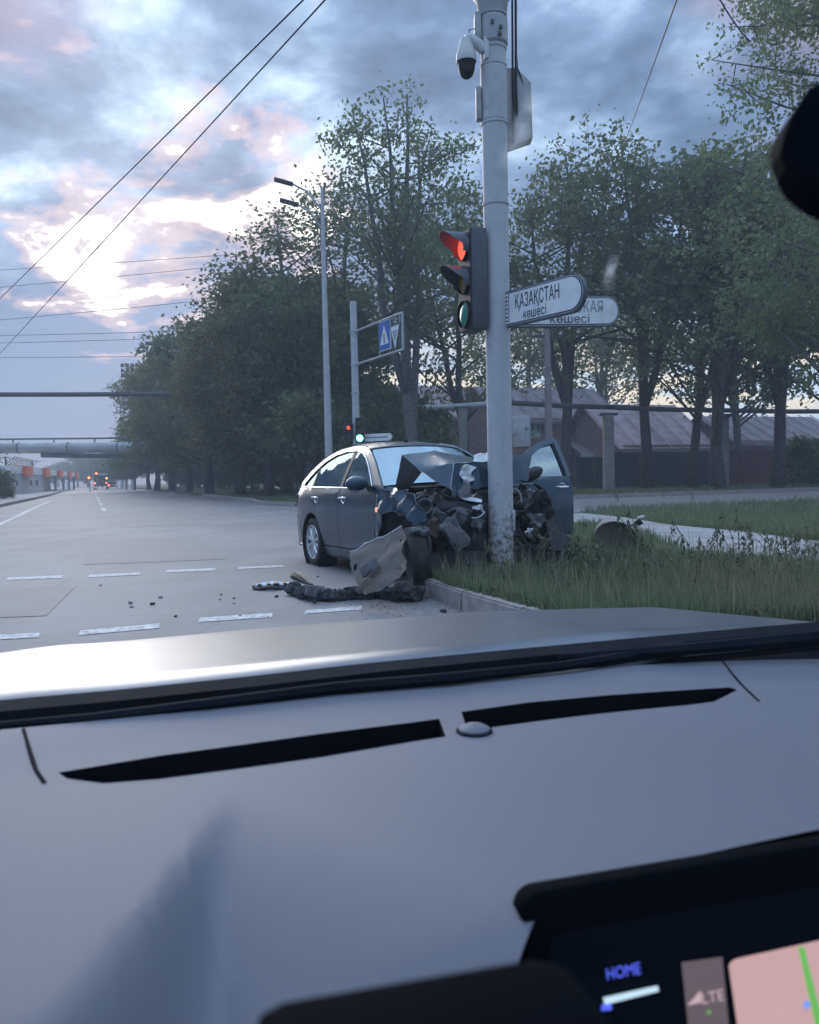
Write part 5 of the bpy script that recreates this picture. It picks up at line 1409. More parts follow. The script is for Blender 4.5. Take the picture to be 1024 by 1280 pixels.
crumpled('torn_or_glint_sheet', [W_(576, 583, 8.0), W_(584, 581, 7.97), W_(597, 583, 7.98), W_(590, 590, 7.94), W_(595, 598, 7.95), W_(588, 603, 7.92), W_(589, 610, 7.93), W_(577, 611, 7.95), W_(581, 600, 7.93), W_(576, 592, 7.96)], [(0, 1, 9), (1, 2, 3, 9), (3, 4, 8, 9), (4, 5, 8), (5, 6, 7, 8)], M['alu'], ug, cuts=3, amp=.022, freq=15, thick=.004, seed=9)  # bright sheet added for the light reflected in the crumpled bonnet
# driver's door hanging open
hinge = CW @ V((2.12, .80, .60))
da = math.radians(78)
DL = Matrix.Rotation(-da, 3, 'Z')          # closed door runs along -x from the hinge; swing it outwards
def doorpos(u, v, off=0.0):
    # u = x in closed position, v = height
    y = Wd(u, v) + off; rel = V((u - 2.12, y - .80, 0)); rel = Matrix.Rotation(da * -1, 3, 'Z') @ rel
    return V((2.12 + rel.x, .80 + rel.y, v + .05))
door = panel('open_door', [(2.08, .285), (1.025, .285), (1.025, .981), (2.13, .952), (2.135, .55)], lambda u, v: doorpos(u, v, .002), PC, car, cell=.08, thick=.014)
door['label'] = "open driver's door in lighter blue grey with bright window and chrome handle"
wf = [(2.08, .962)] + WIN[0:6] + [(1.03, 1.428), (1.03, .985)]
wfo = [(2.10, .962), (1.93, 1.09), (1.72, 1.235), (1.52, 1.345), (1.32, 1.42), (1.05, 1.462), (1.0, 1.462), (1.0, .985)]
wfi = [(2.02, .990), (1.88, 1.075), (1.64, 1.195), (1.45, 1.30), (1.27, 1.368), (1.08, 1.405), (1.075, .992)]
panel('door_frame', wfo, lambda u, v: doorpos(u, v, 0), PC, door, holes=[wfi], cell=.12, thick=.025)
panel('door_window', wfi, lambda u, v: doorpos(u, v, -.012), M['door_glass'], door, cell=.2, thick=.004)
MB().tube([doorpos(x, z + .004, .006) for x, z in ((2.1, .955), (1.6, .968), (1.02, .985))], .012, 6).build('belt_trim', M['chrome'], door, local=True)
hx, hz = 1.20, .862
hp = [doorpos(hx + dx, hz + .006, o_) for dx, o_ in ((-.10, .008), (-.08, .035), (.08, .035), (.10, .008))]
MB().tube(hp, .014, 8).build('handle', M['chrome'], door, local=True)
cc_ = doorpos(hx, hz, .004); dn_ = (doorpos(hx, hz, .1) - doorpos(hx, hz, 0)).normalized()
MB().lathe([(.046, .0), (.060, .006), (.060, .012), (.046, .008)], cc_, dn_, 24, closed=True).build('handle_ring', M['chrome'], door, local=True)
MB().lathe([(.001, .001), (.045, .003)], cc_, dn_, 20).build('handle_cup', M['black'], door, local=True)
panel('door_trim', [(2.05, .33), (1.06, .33), (1.06, .95), (2.05, .93)], lambda u, v: doorpos(u, v, -.05), M['seat'], door, cell=.2, thick=.03)
mm = W_(664, 593, 8.95)
def mirr2(u, v):
    a = u * 2 * math.pi; b = v * math.pi; R_ = rr(0, -22, 20)
    return mm + R_ @ V((.15 * math.cos(b), .07 * math.sin(b) * math.cos(a), .075 * math.sin(b) * math.sin(a)))
MB().grid(mirr2, 20, 12).build('wing_mirror', M['black'], door)
# ---- crushed front: engine bay wreckage
nose = empty
def rb(name, px, py, d, size, rot, mt, amp=.02, freq=9, seed=0, par=car):
    return finish(rough_box(P(px, py, d), size, rot, amp * 2.0, freq * 1.5, seed, 5), name, mt, par, False, 18)
ED, EG = M['enginedark'], M['enginegrey']
rb('engine_block', 575, 640, 8.55, (.62, .40, .36), rr(0, 0, 28), ED, .05, 5, 1)
rb('engine_cover', 560, 617, 8.3, (.40, .30, .12), rr(15, -12, 28), ED, .04, 7, 2)
rb('gearbox', 555, 668, 8.4, (.40, .35, .30), rr(0, 10, 30), ED, .05, 6, 3)
rb('subframe', 570, 697, 8.25, (.80, .16, .10), rr(0, 4, 24), ED, .03, 6, 4)
rb('battery', 655, 625, 8.65, (.22, .18, .20), rr(8, 0, 25), ED, .02, 8, 5)
rb('inner_wing', 668, 650, 8.7, (.26, .35, .34), rr(0, 10, 20), ED, .06, 6, 6)
rb('subframe', 655, 690, 8.4, (.50, .2, .12), rr(0, 12, 26), ED, .04, 6, 7)
crumpled('radiator', [W_(560, 640, 8.0), W_(606, 634, 8.0), W_(606, 690, 7.98), W_(572, 694, 7.98)], [(0, 1, 2, 3)], ED, car, cuts=6, amp=.05, freq=7, thick=.035, seed=11)
crumpled('slam_panel', [W_(545, 622, 8.0), W_(600, 633, 7.9), W_(601, 641, 7.88), W_(545, 633, 7.98)], [(0, 1, 2, 3)], ED, car, cuts=5, amp=.03, freq=9, thick=.02, seed=12)
# headlamp bucket with its ring, brackets, hanging lamp
hl = rb('headlamp_bucket', 527, 628, 7.95, (.16, .16, .16), rr(10, 20, 20), ED, .03, 9, 8)
MB().lathe([(.062, -.02), (.078, .01), (.070, .018), (.056, -.005)], P(531, 633, 7.86), (.1, -1, .1), 24, closed=True).build('lamp_ring', EG, hl)
MB().lathe([(.001, -.03), (.05, -.02), (.058, .0)], P(531, 633, 7.87), (.1, -1, .1), 20).build('lamp_bowl', M['black'], hl)
rb('bracket', 545, 647, 7.9, (.12, .05, .20), rr(0, 25, 20), EG, .02, 9, 9)
lmp = rb('hanging_headlamp', 568, 667, 7.72, (.15, .12, .29), rr(0, -36, 12), EG, .018, 8, 10)
MB().prism([(-.05, -.13), (.05, -.13), (.06, .02), (.04, .12), (-.04, .12), (-.06, .02)], P(568, 668, 7.64), rr(0, -36, 12) @ V((1, 0, 0)), rr(0, -36, 12) @ V((0, 0, 1)), -.02).build('lamp_lens', M['enginegrey'], lmp, bevel=.008)
rb('washer_bottle', 576, 645, 7.8, (.13, .10, .12), rr(20, 30, 15), EG, .015, 8, 12)
rb('red_bracket', 541, 660, 7.85, (.10, .06, .20), rr(0, 22, 10), M['rustred'], .02, 9, 13)
rb('air_duct', 525, 664, 7.72, (.20, .10, .05), rr(10, 4, 15), EG, .02, 12, 14)
rb('broken_plastic', 597, 655, 7.85, (.10, .05, .10), rr(0, 15, 10), EG, .02, 9, 15)
rb('bracket', 640, 655, 8.3, (.06, .05, .22), rr(0, -14, 10), EG, .015, 9, 16)
rb('strut_top', 664, 619, 8.5, (.10, .10, .10), rr(10, 10, 10), EG, .02, 9, 17)
rb('washer_bottle', 672, 650, 8.35, (.12, .08, .13), rr(0, 12, 10), EG, .02, 9, 18)
rb('broken_lamp', 662, 664, 8.2, (.07, .05, .07), rr(0, 20, 0), M['alu'], .02, 9, 19)
rb('broken_lamp', 598, 634, 7.8, (.10, .05, .03), rr(0, -6, 0), M['alu'], .012, 14, 20)
# torn wing liner arch and hanging bumper end on the pole's other side
la = [W_(650, 608, 8.5), W_(668, 604, 8.55), W_(682, 612, 8.6), (W_(690, 630, 8.6)), W_(693, 645, 8.55)]
lb_ = [p + V((.02, .28, .0)) for p in la]
crumpled('wing_liner', la + lb_, [(i, i + 1, i + 6, i + 5) for i in range(4)], M['black'], car, cuts=3, amp=.012, thick=.008, seed=14)
crumpled('wing_liner', [W_(645, 612, 8.7), W_(690, 615, 8.95), W_(694, 690, 8.9), W_(650, 695, 8.6)], [(0, 1, 2, 3)], ED, car, cuts=5, amp=.05, freq=6, thick=.01, seed=15)
crumpled('bumper_end', [W_(680, 652, 8.35), W_(689, 650, 8.45), W_(713, 677, 8.5), W_(708, 690, 8.4), W_(690, 690, 8.25)], [(0, 1, 2, 3, 4)], M['black'], car, cuts=4, amp=.02, thick=.02, seed=16)
crumpled('undertray', [W_(640, 690, 8.2), W_(688, 680, 8.25), W_(722, 692, 8.6), W_(718, 702, 8.5), W_(660, 704, 8.2)], [(0, 1, 2, 3, 4)], ED, car, cuts=5, amp=.04, freq=8, thick=.015, seed=17)
crumpled('undertray', [W_(530, 690, 7.9), W_(606, 690, 7.95), W_(606, 706, 7.9), W_(534, 716, 7.8)], [(0, 1, 2, 3)], M['black'], car, cuts=5, amp=.03, freq=8, thick=.015, seed=18)
# hoses, cables, bars
hs = [((522, 610, 8.2), (560, 606, 8.15), (600, 612, 8.0), .016, 'black'), ((515, 655, 7.8), (540, 656, 7.7), (538, 690, 7.7), .010, 'enginegrey'), ((538, 690, 7.7), (530, 698, 7.7), (512, 692, 7.75), .010, 'enginegrey'),
      ((560, 640, 7.9), (575, 630, 7.85), (592, 642, 7.85), .014, 'enginegrey'), ((585, 645, 7.8), (597, 652, 7.78), (606, 640, 7.85), .008, 'alu'), ((596, 638, 7.8), (600, 630, 7.8), (604, 640, 7.8), .012, 'alu'),
      ((550, 615, 8.1), (575, 632, 8.0), (588, 620, 8.0), .018, 'black'), ((565, 655, 7.8), (550, 680, 7.8), (560, 695, 7.8), .012, 'black'), ((545, 640, 7.85), (556, 655, 7.8), (548, 668, 7.8), .014, 'black'),
      ((642, 612, 8.35), (651, 610, 8.35), (652, 628, 8.35), .012, 'alu'), ((643, 608, 8.3), (655, 604, 8.4), (664, 606, 8.5), .012, 'enginegrey'), ((644, 640, 8.3), (660, 640, 8.3), (672, 632, 8.4), .014, 'black'), ((648, 660, 8.2), (655, 680, 8.15), (670, 690, 8.2), .016, 'black'),
      ((672, 668, 8.25), (680, 680, 8.2), (690, 672, 8.3), .010, 'enginegrey'), ((700, 690, 8.4), (722, 690, 8.6), (733, 682, 8.7), .012, 'black')]
for i, (a, b, c, r_, mk_) in enumerate(hs):
    p0, p1, p2 = W_(*a), W_(*b), W_(*c)
    pts = [p0 * (1 - t) ** 2 + p1 * 2 * t * (1 - t) + p2 * t * t for t in [k / 10 for k in range(11)]]
    MB().tube(pts, r_, 7).build('hose' if mk_ == 'black' else 'bent_bar', M[mk_], car)
r2 = random.Random(5)
for i in range(26):
    px, py = r2.uniform(535, 606), r2.uniform(614, 690)
    if i % 3 == 0: px, py = r2.uniform(640, 690), r2.uniform(612, 690)
    d = 7.95 + (0.45 if px > 630 else 0) + r2.uniform(-.12, .12)
    s = r2.uniform(.03, .09)
    rb('broken_plastic', px, py, d, (s, s * .5, s * r2.uniform(.5, 2.2)), rr(r2.uniform(-40, 40), r2.uniform(-60, 60), r2.uniform(0, 90)), ED if i % 3 else EG, .015, 14, 30 + i)
for i in range(34):      # torn sheet and plastic edges sticking out of the wreckage
    left = i % 3 != 0
    px, py = (r2.uniform(538, 604), r2.uniform(612, 692)) if left else (r2.uniform(642, 694), r2.uniform(608, 694))
    d = (7.9 if left else 8.35) + r2.uniform(-.15, .1); c = P(px, py, d); k = r2.randint(3, 5); s = r2.uniform(.04, .13)
    Rr = rr(r2.uniform(60, 120), r2.uniform(-50, 50), r2.uniform(-50, 70)); a0 = r2.uniform(0, 6)
    pts = [c + Rr @ V((math.cos(a0 + 6.283 * j / k) * s * r2.uniform(.4, 1.1), math.sin(a0 + 6.283 * j / k) * s * r2.uniform(.3, .9), 0)) for j in range(k)]
    crumpled('torn_plate', pts, [tuple(range(k))], (ED, ED, EG, M['black'], ED, M['paintcar'])[i % 6], car, cuts=3, amp=.022, freq=16, thick=.004, seed=60 + i, smooth=20)
# ---- torn off pieces lying about
tb_o = [W_(436, 687, 7.55), W_(446, 686, 7.5), W_(455, 677, 7.45), W_(503, 658, 7.35), W_(505, 684, 7.28), W_(513, 712, 7.22), W_(478, 732, 7.05), W_(452, 740, 7.0), W_(446, 725, 7.1), W_(437, 712, 7.3)]
# local frame of the torn bumper skin
o_ = tb_o[0]; ex = (tb_o[3] - tb_o[0]).normalized(); nn_ = ex.cross(tb_o[7] - tb_o[0]).normalized(); ey = nn_.cross(ex)
def uv(p): q = p - o_; return (q.dot(ex), q.dot(ey))
def onb(px, py):
    return uv(onplane(px, py, o_, nn_))
ol = [onb(*q) for q in ((436, 687), (446, 686), (455, 677), (503, 658), (505, 684), (513, 712), (478, 732), (452, 740), (446, 725), (437, 712))]
ol_ = []
for i_, (a_, b_) in enumerate(zip(ol, ol[1:] + ol[:1])):
    ol_.append(a_)
    if i_ in (0, 1, 2): continue
    L_ = math.dist(a_, b_); k_ = max(1, int(L_ / .035))
    for j_ in range(1, k_): ol_.append((a_[0] + (b_[0] - a_[0]) * j_ / k_ + rnd.uniform(-.010, .010), a_[1] + (b_[1] - a_[1]) * j_ / k_ + rnd.uniform(-.010, .010)))
corner_ = ol; ol = ol_
def hole(px, py, w_, h_, n=7, a=0):
    c = onb(px, py); return [(c[0] + w_ * math.cos(2 * math.pi * k / n + a), c[1] + h_ * math.sin(2 * math.pi * k / n + a)) for k in range(n)]
tbm = thing('torn_bumper', 'torn bumper skin with beige inside leaning on the wrecked front wheel', 'bumper', G(475, 742))
def tmap(u, v):
    p = o_ + ex * u + ey * v
    k = .035 * math.cos(u * 4.2 - .9); return p + nn_ * (k * (1 if nn_.y > 0 else -1)) + noise.noise_vector(p * 5) * .035 + noise.noise_vector(p * 16) * .008
panel('skin', ol, tmap, M['primer'], tbm, holes=[hole(467, 704, .030, .017, 6, .4), hole(501, 708, .016, .018, 6), hole(497.5, 676, .010, .022, 6), hole(442, 708, .022, .035, 7)], cell=.04, thick=.006, local=False, smooth=30)
MB().tube([tmap(*ol[0]), tmap(*ol[1]), tmap(*ol[2])] + [tmap(ol[2][0] + (ol[3][0] - ol[2][0]) * k_ / 8, ol[2][1] + (ol[3][1] - ol[2][1]) * k_ / 8) for k_ in range(1, 9)], .010, 6).build('edge', M['galv'], tbm)
finish(rough_box(P(462, 709, 7.12), (.17, .05, .10), rr(0, -30, -20), .02, 12, 3), 'bracket', M['enginegrey'], tbm, False, 30)
finish(rough_box(P(455, 731, 7.0), (.16, .05, .06), rr(0, -45, 0), .02, 12, 4), 'bracket', M['primer'], tbm, False, 30)
# black crash foam strip on the road
fs = thing('foam_strip', 'crumbling black bumper foam strip lying on the asphalt before the wreck', 'debris', G(440, 750))
pp = [(366, 738, 1.0), (378, 741, .9), (392, 745, 1), (412, 746, .9), (440, 744, 1), (470, 742, 1), (500, 744, .8), (526, 745, .4)]
pts = [G(x, y, .04) for x, y, k in pp]
m = MB(); m.tube([a.lerp(b, t) for a, b in zip(pts, pts[1:]) for t in [i_ / 10 for i_ in range(10)]] + [pts[-1]], .072, 16)
me = bpy.data.meshes.new('foam'); me.from_pydata(m.v, [], m.f); me.validate()
for v in me.vertices:
    v.co += noise.noise_vector(v.co * 9) * .05 + noise.noise_vector(v.co * 31) * .022; v.co.z = max(.006, v.co.z)
finish(me, 'foam', M['foam'], fs, False, 0)
finish(rough_box(G(393, 739, .09), (.17, .10, .09), rr(0, 8, 20), .03, 12, 5), 'grey_end', M['enginegrey'], fs, False, 0)
finish(rough_box(G(510, 741, .07), (.24, .26, .11), rr(0, 8, 10), .07, 11, 6, 5), 'dark_lump', M['foam'], fs, False, 0)
sh = thing('plastic_shard', 'curled black plastic shard lying beyond the foam strip', 'debris', G(376, 722))
p_ = [G(x, y, z) for x, y, z in ((365, 719.5, .02), (371, 719, .05), (378, 723, .04), (384, 728, .015), (390, 731, .01))]
me = MB().tube([a.lerp(b, t) for a, b in zip(p_, p_[1:]) for t in (0, .5)] + [p_[-1]], [.025, .04, .045, .04, .04, .035, .03, .02, .015], 6).build('shard', M['black'], sh)
gt_ = thing('grille_trim', 'chrome and black grille trim lying flat on the asphalt', 'debris', G(340, 732))
ga, gb_ = G(317, 734, .02), G(364, 732, .02); gd_ = gb_ - ga; gl_ = gd_.length; gd_.normalize(); gn = V((-gd_.y, gd_.x, 0))
def ell(k, r): return ga + gd_ * (gl_ / 2 + gl_ / 2 * r * math.cos(k)) + gn * (.155 * r * math.sin(k))
m = MB(); pts = [ell(2 * math.pi * i / 28, 1.0) + V((0, 0, .012 * math.sin(i))) for i in range(29)]
m.tube(pts, .020, 8); m.build('surround', M['black'], gt_)
for k, (u0, u1, v0) in enumerate(((.06, .94, 0.01), (.14, .86, .055), (.16, .84, -.055))):
    MB().tube([ga + gd_ * gl_ * u0 + gn * v0 + V((0, 0, .015)), ga + gd_ * gl_ * (u0 + u1) / 2 + gn * v0 + V((0, 0, .03)), ga + gd_ * gl_ * u1 + gn * v0 + V((0, 0, .015))], .021 if k == 0 else .014, 8).build('chrome_bar', M['chrome'] if k != 2 else M['silver'], gt_)
for u_ in (.15, .38, .55, .62, .82):
    MB().box(ga + gd_ * gl_ * u_ + V((0, 0, .035)), (.03, .24, .02), rr(0, 0, math.degrees(math.atan2(gd_.y, gd_.x)) + 6)).build('grille_rib', M['black'], gt_, bevel=.004)
# ------------------------------------------------------------------ the car we look out of
HD_ = math.radians(20)
F_ = V((-math.sin(HD_), math.cos(HD_), 0)); R_ = V((math.cos(HD_), math.sin(HD_), 0))
own = thing('observing_car', 'silver car seen from its driving seat with grey dashboard, bonnet and map screen', 'car', (0, 0, 0), HD_)
OI = WM[own.name].inverted()
ZD = .855
def dl(px, py, z=ZD):           # pixel on the dashboard plane -> (r, f)
    p = G(px, py, z); return (p.dot(R_), p.dot(F_))
def owp(r, f, z): return V((r, f, z))   # local coordinates: x right, y forward
apex, wl, wr_ = dl(296, 985), dl(40, 1290), dl(275, 1290)
def zdash(r, f):
    z = ZD + .012 * math.exp(-((f - .98) / .10) ** 2) - .06 * max(0, (r - .35)) ** 2
    k = f - .47
    if k < 0: z -= k * k * 2.2
    # soft valley shaped in to shade a dark wedge from the vent towards the driver
    if f < apex[1]:
        t = (apex[1] - f) / (apex[1] - wl[1])
        lx = apex[0] + (wl[0] - apex[0]) * t; rx = apex[0] + (wr_[0] - apex[0]) * t
        wdt = max(rx - lx, 1e-3); q = (r - lx) / wdt
        dep = .075 * t ** 1.6
        if 0 <= q <= 1: z -= dep * (q * q * (3 - 2 * q))
        elif q > 1: z -= dep * (1 - min(1, (q - 1) / 2.4)) ** 1.5
    return z
edge_px = [(-130, 942), (0, 926), (150, 911), (330, 890), (512, 866.5), (700, 846), (860, 829), (1024, 812), (1200, 795)]
far = [dl(x, y) for x, y in edge_px]
scA, scB = OI @ P(654, 1124, .524), OI @ P(1250, 1020, .592)
outl = [(-.95, .30), dl(288, 1330), dl(298, 1250), dl(320, 1238), dl(640, 1188), (scA.x, scA.y - .02), (scA.x, scA.y), (1.35, scB.y + (1.35 - scB.x) * .1)] + [(1.35, far[-1][1] + .02)] + far[::-1] + [(-.95, far[0][1] - .03)]
def slot(lo, hi):
    return [dl(*p) for p in lo] + [dl(*p) for p in hi[::-1]]
slotA = slot([(84, 974), (130, 979.5), (200, 974), (300, 961), (400, 947), (512, 928), (557, 921)], [(74, 968), (200, 947.5), (300, 934), (400, 920), (512, 906), (549, 901)])
slotB = slot([(584, 912), (612, 910), (737, 892.5), (857, 877), (892, 871), (921, 855)], [(577, 893), (662, 880.5), (762, 869), (837, 861), (913, 852.5)])
dash_o = panel('dashboard', outl, lambda u, v: V((u, v, zdash(u, v))), M['dash'], own, holes=[slotA, slotB], cell=.012, thick=0, smooth=60)
if dash_o.data.polygons[0].normal.z < 0: dash_o.data.flip_normals()
for sl in (slotA, slotB):
    n = len(sl); vs = [V((r, f, zdash(r, f) + .0005)) for r, f in sl] + [V((r, f, zdash(r, f) - .03)) for r, f in sl]
    m = MB().add(vs, [(i, (i + 1) % n, n + (i + 1) % n, n + i) for i in range(n)])
    so = m.build('vent_slot', M['dashdark'], dash_o, local=True, smooth=30)
    panel('slot_floor', sl, lambda u, v: V((u, v, zdash(u, v) - .03)), M['dashdark'], dash_o, cell=.1, thick=0)
# seams at the ends of the vent panel
def seam(pts, r_=.0022):
    q = [dl(*p) for p in pts]
    MB().tube([V((r, f, zdash(r, f) - .0008)) for r, f in q], r_, 6).build('panel_seam', M['dashdark'], dash_o, local=True)
seam([(30, 925), (36, 942), (45, 965), (56, 980)], .0026); seam([(903, 824), (915, 837), (930, 851), (949, 868)], .0022)
r0_, f0_ = dl(593, 915)
MB().lathe([(.0175, -.001), (.0165, .004), (.010, .0075), (.001, .0085)], (r0_, f0_, zdash(r0_, f0_)), (0, 0, 1), 28).build('light_sensor', M['dash'], dash_o, local=True)
MB().lathe([(.0195, .0), (.0195, .0015), (.0170, .0015)], (r0_, f0_, zdash(r0_, f0_) + .0004), (0, 0, 1), 28).build('sensor_ring', M['dashdark'], dash_o, local=True)
# gap, cowl and black windscreen border
fw = [(r, f) for r, f in far]
def strip(name, offa, za, offb, zb, mt, thick=0, parent=own, crown=0):
    k = len(fw); vs = [V((r, f + offa, za)) for r, f in fw] + [V((r, f + offb, zb)) for r, f in fw]
    o = MB().add(vs, [(i, i + 1, k + i + 1, k + i) for i in range(k - 1)]).build(name, mt, parent, local=True, solid=thick, smooth=60)
    return o
strip('screen_gap', -.012, ZD - .035, .16, ZD - .03, M['dashdark'])
strip('black_border', .118, ZD + .002, .168, ZD + .004, M['frit'])
strip('border_lip', .108, ZD - .030, .118, ZD + .002, M['dashdark'])
# wipers
def wiper(pts, r_, name='wiper'):
    q = [G(x, y, z) for x, y, z in pts]; q = [OI @ p for p in q]
    w_ = MB().tube(q, r_, 6).build(name, M['frit'], own, local=True); return q, w_
q, w_ = wiper([(-40, 910, .865), (120, 897, .868), (260, 880, .872), (420, 860, .874), (560, 848, .874), (700, 833, .872), (860, 808, .872), (1060, 790, .87)], [.004, .006, .007, .008, .008, .007, .006, .005])
MB().tube([p + V((0, -.006, -.012)) for p in q], .004, 5).build('blade_rubber', M['black'], w_, local=True)
q, w_ = wiper([(700, 822, .872), (850, 812, .876), (1060, 793, .876)], [.006, .009, .012])
MB().box(OI @ G(838, 811, .873), (.05, .02, .015)).build('wiper_clip', M['frit'], w_, local=True, bevel=.003)
# bonnet
CEN = .37
def bz(f, r):
    z = .841 - .085 * (f - 1.30) if f < 1.9 else .841 - .085 * .6 - .10 * (f - 1.9) - .42 * (f - 1.9) ** 2
    s = (r - CEN); z -= .014 * (abs(s) / .8) ** 2.6
    for c_ in (-.5, .5): z += .004 * math.exp(-((s - c_) / .09) ** 2)
    if f < 1.36: z -= 1.5 * (1.36 - f) ** 1.5
    return z
def bonn(u, v):
    r = CEN - 1.0 + 2.0 * v
    f0 = interp([(p[0], p[1]) for p in fw], r) + .150
    f = f0 + (2.55 - f0 - .25 * abs((r - CEN) / 1.0) ** 2.5) * u
    return V((r, f, bz(f - (f0 - 1.20) * .7, r)))
bo = MB().grid(bonn, 40, 48).build('bonnet', M['bonnet'], own, local=True, smooth=60)
# rear view mirror
mp = OI @ P(1262, 130, .42)
mi_o = finish(rough_box((0, 0, 0), (.24, .04, .088), Matrix.Identity(3), 0, 1, 0, 5), 'rear_view_mirror', M['mirrorback'], own, True, 60)
for v in mi_o.data.vertices:
    q = v.co.copy(); 
    k = math.sqrt(max(0.0, 1 - (abs(q.x) / .1205) ** 3.2)); v.co.z *= k; v.co.y *= k ** .5
    v.co = rr(-10, -14, -20) @ v.co + mp
MB().tube([mp + V((.02, .02, .02)), mp + V((.06, .10, .10))], [.014, .02], 8).build('mirror_stem', M['mirrorback'], mi_o, local=True)
# windscreen pane with dried splashes on it
wsA = lambda r: V((r, interp([(p[0], p[1]) for p in fw], r) + .10, ZD - .004))
def wsp(u, v):
    r = -.60 + 1.80 * v; a = wsA(r); top = V((CEN + (r - CEN) * .82, .30 - .16 * ((r - CEN) / .9) ** 2, 1.42))
    p = a.lerp(top, u); return p + V((0, .03, .02)) * (math.sin(u * math.pi))
ws = MB().grid(wsp, 14, 20).build('windscreen', M['clear'], own, local=True, smooth=60)
def pill(v0, nm):
    MB().tube([wsp(u, v0) for u in (0, .25, .5, .75, 1.0)], [.04, .045, .045, .045, .05], 8).build(nm, M['dashdark'], own, local=True)
pill(-.02, 'windscreen_pillar'); pill(1.02, 'windscreen_pillar')
MB().tube([wsp(1.0, v) for v in (0, .2, .4, .6, .8, 1)], .035, 8).build('windscreen_header', M['dashdark'], own, local=True)
from mathutils.bvhtree import BVHTree
bv = BVHTree.FromPolygons([v.co[:] for v in ws.data.vertices], [p.vertices[:] for p in ws.data.polygons])
def onpane(px, py):
    r = ray(px, py); h_ = bv.ray_cast(OI @ EYE, OI.to_3x3() @ r)
    return (h_[0] - (OI.to_3x3() @ r) * .002) if h_[0] else None
def smear(path, w_):
    vs = []; cols = []; n = 12; k = len(path) - 1
    for i in range(n + 1):
        t_ = i / n * k; j = min(int(t_), k - 1); f_ = t_ - j
        cx, cy = path[j][0] + (path[j + 1][0] - path[j][0]) * f_, path[j][1] + (path[j + 1][1] - path[j][1]) * f_
        dx, dy = path[j + 1][0] - path[j][0], path[j + 1][1] - path[j][1]; L_ = math.hypot(dx, dy)
        for q in range(7):
            u_ = (q - 3) / 3; vs.append(onpane(cx - dy / L_ * w_ * u_, cy + dx / L_ * w_ * u_)); cols.append(max(0, 1 - abs(u_)) ** .8 * math.sin(math.pi * i / n) ** .6)
    if any(v is None for v in vs): return
    fs = [(i * 7 + j, (i + 1) * 7 + j, (i + 1) * 7 + j + 1, i * 7 + j + 1) for i in range(n) for j in range(6)]
    o = MB().add(vs, fs).build('dried_smear', M['smear'], ws, local=True, smooth=0)
    ca = o.data.color_attributes.new('thick', 'FLOAT_COLOR', 'POINT')
    for i, c_ in enumerate(cols): ca.data[i].color = (c_, c_, c_, 1)
smear([(674, 108), (662, 140), (645, 180), (628, 214)], 15)
smear([(770, 318), (762, 340), (760, 366)], 8)
# the map screen unit
TL, TR = P(650, 1117, .50), P(1180, 1028, .575)
ex = (TR - TL).normalized(); up = V((0, 0, 1)); en = ex.cross(up).normalized()        # en points towards us
if en.y > 0: en = -en
up2 = (up - en * .22); up2 = (up2 - ex * up2.dot(ex)).normalized(); en = ex.cross(up2).normalized()
if en.y > 0: en = -en
def rrect(w_, h_, r_, x=0, y=0, n=5):
    pts = []
    for cx, cy, a0 in ((x + w_ - r_, y + r_, -90), (x + w_ - r_, y + h_ - r_, 0), (x + r_, y + h_ - r_, 90), (x + r_, y + r_, 180)):
        for k in range(n + 1):
            a = math.radians(a0 + 90 * k / n); pts.append((cx + r_ * math.cos(a), cy + r_ * math.sin(a)))
    return pts
Wd_, Hd_ = .34, .22
oo = TL - up2 * Hd_
sgn = 1 if ex.cross(up2).dot(en) > 0 else -1
hu = MB().prism(rrect(Wd_, Hd_, .014), oo - en * .022, ex, up2, .022 * sgn).build('screen_housing', M['shell'], own, bevel=.004)
MB().prism(rrect(Wd_ - .03, Hd_ - .030, .010, .013, .003), oo + en * .0005, ex, up2, .003 * sgn).build('face_plate', M['mirrorback'], hu)
def onface(px, py, lift=.005):
    return onplane(px, py, oo + en * lift, en)
def patch(name, pts, mt, lift=.005):
    vs = [onface(x, y, lift) for x, y in pts]
    MB().add(vs, [tuple(range(len(vs)))]).build(name, mt, hu, smooth=0)
patch('status_bar', [(852, 1203), (903, 1196), (912, 1290), (862, 1300)], M['mapbar'])
patch('map_display', [(911, 1207), (915, 1201), (922, 1198), (1040, 1172), (1060, 1300), (925, 1305)], M['map'], .0045)
patch('map_route', [(998, 1184), (1005, 1183), (1022, 1250), (1034, 1300), (1024, 1300), (1010, 1240)], M['mapgreen'], .0055)
patch('map_street', [(915, 1226), (950, 1243), (1008, 1232), (1008, 1234), (950, 1246), (915, 1229)], M['maproad'], .0052)
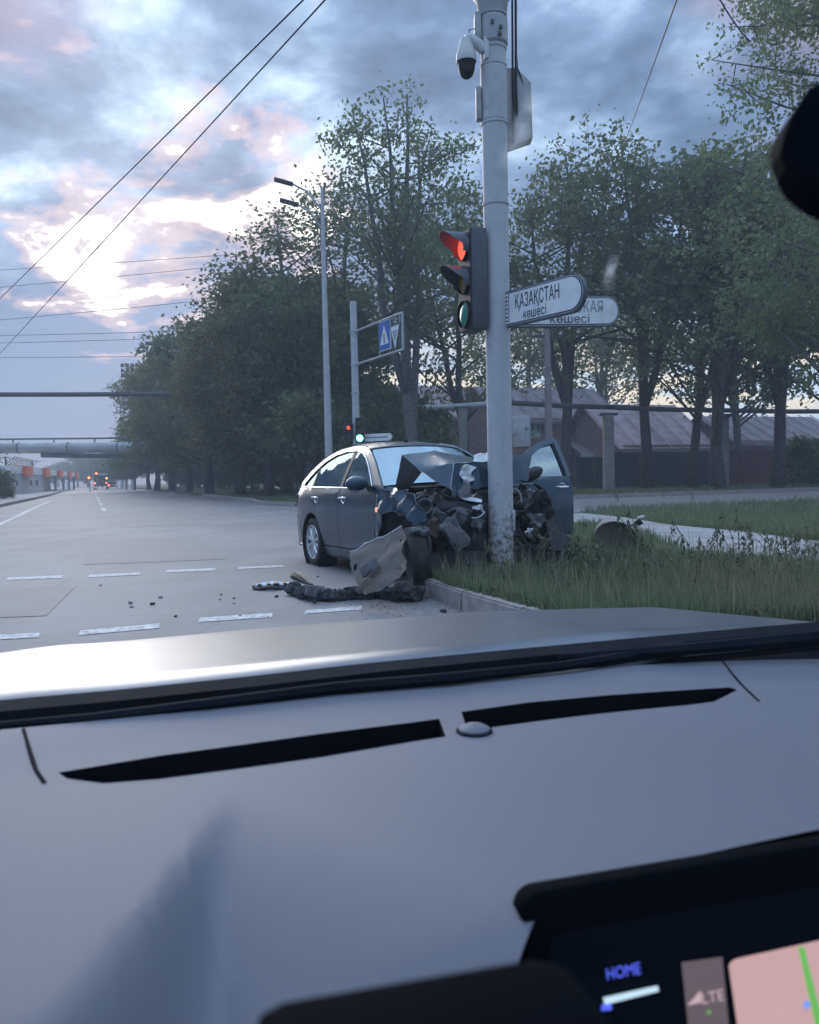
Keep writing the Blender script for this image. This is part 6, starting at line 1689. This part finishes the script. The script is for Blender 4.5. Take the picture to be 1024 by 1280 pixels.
patch('map_street', [(960, 1300), (975, 1262), (1010, 1250), (1010, 1252), (977, 1265), (964, 1300)], M['maproad'], .0052)
patch('map_marker', [(1004, 1254), (1008, 1250), (1013, 1253), (1013, 1259), (1008, 1262), (1004, 1259)], M['mapblue'], .006)
patch('signal_icon', [(859, 1257), (876, 1238), (877, 1253)], M['txtpink'], .006)
a, b = onface(877, 1254), onface(904, 1249)
text('LTE', a, b - a, up2, .0065, M['txtpink'], 'status_lettering', hu, width=(b - a).length, lift=.0015)
patch('status_icon', [(883, 1267), (886, 1262), (890, 1267)], M['mapgreen'], .006)
a, b = onface(758, 1224), onface(800, 1216)
text('HOME', a, b - a, up2, .0068, M['txtblue'], 'button_lettering', hu, width=(b - a).length, lift=.0015)
patch('button_edge', [(754, 1247), (822, 1232), (824, 1239), (756, 1256)], M['txtwhite'], .006)
patch('button_glow', [(752, 1256), (764, 1254), (765, 1262), (752, 1264)], M['txtblue'], .006)
MB().box((.45, .62, .60), (1.9, .62, .26)).build('lower_dashboard', M['shell'], own, local=True)
# dark centre console edge just below the lens
cA, cB = OI @ P(300, 1238, .23), OI @ P(700, 1172, .26)
ctr = (cA + cB) / 2
vs = []
cd = (cB - cA); 
MB().prism([(0, 0), (cd.length, 0), (cd.length, -.14), (0, -.14)], cA + V((0, 0, 0)), cd.normalized(), V((0, 0, 1)), .06).build('console_shroud', M['shell'], own, local=True, bevel=.012)

# ------------------------------------------------------------------ evening haze, also standing in for the veil reflected in the windscreen
hm = bpy.data.materials.new('haze'); hm.use_nodes = True; hm.node_tree.nodes.clear(); t = NT(hm.node_tree)
pv = t.n('ShaderNodeVolumePrincipled'); pv.inputs['Color'].default_value = (.88, .95, 1.0, 1); pv.inputs['Density'].default_value = .0025
ho = t.n('ShaderNodeOutputMaterial'); hm.node_tree.links.new(pv.outputs[0], ho.inputs['Volume'])
tag(MB().box((0, 180, 12), (640, 510, 26.2)).build('haze', hm, None, smooth=0), 'thin evening haze filling the air over the crossroads', 'haze', kind='stuff')
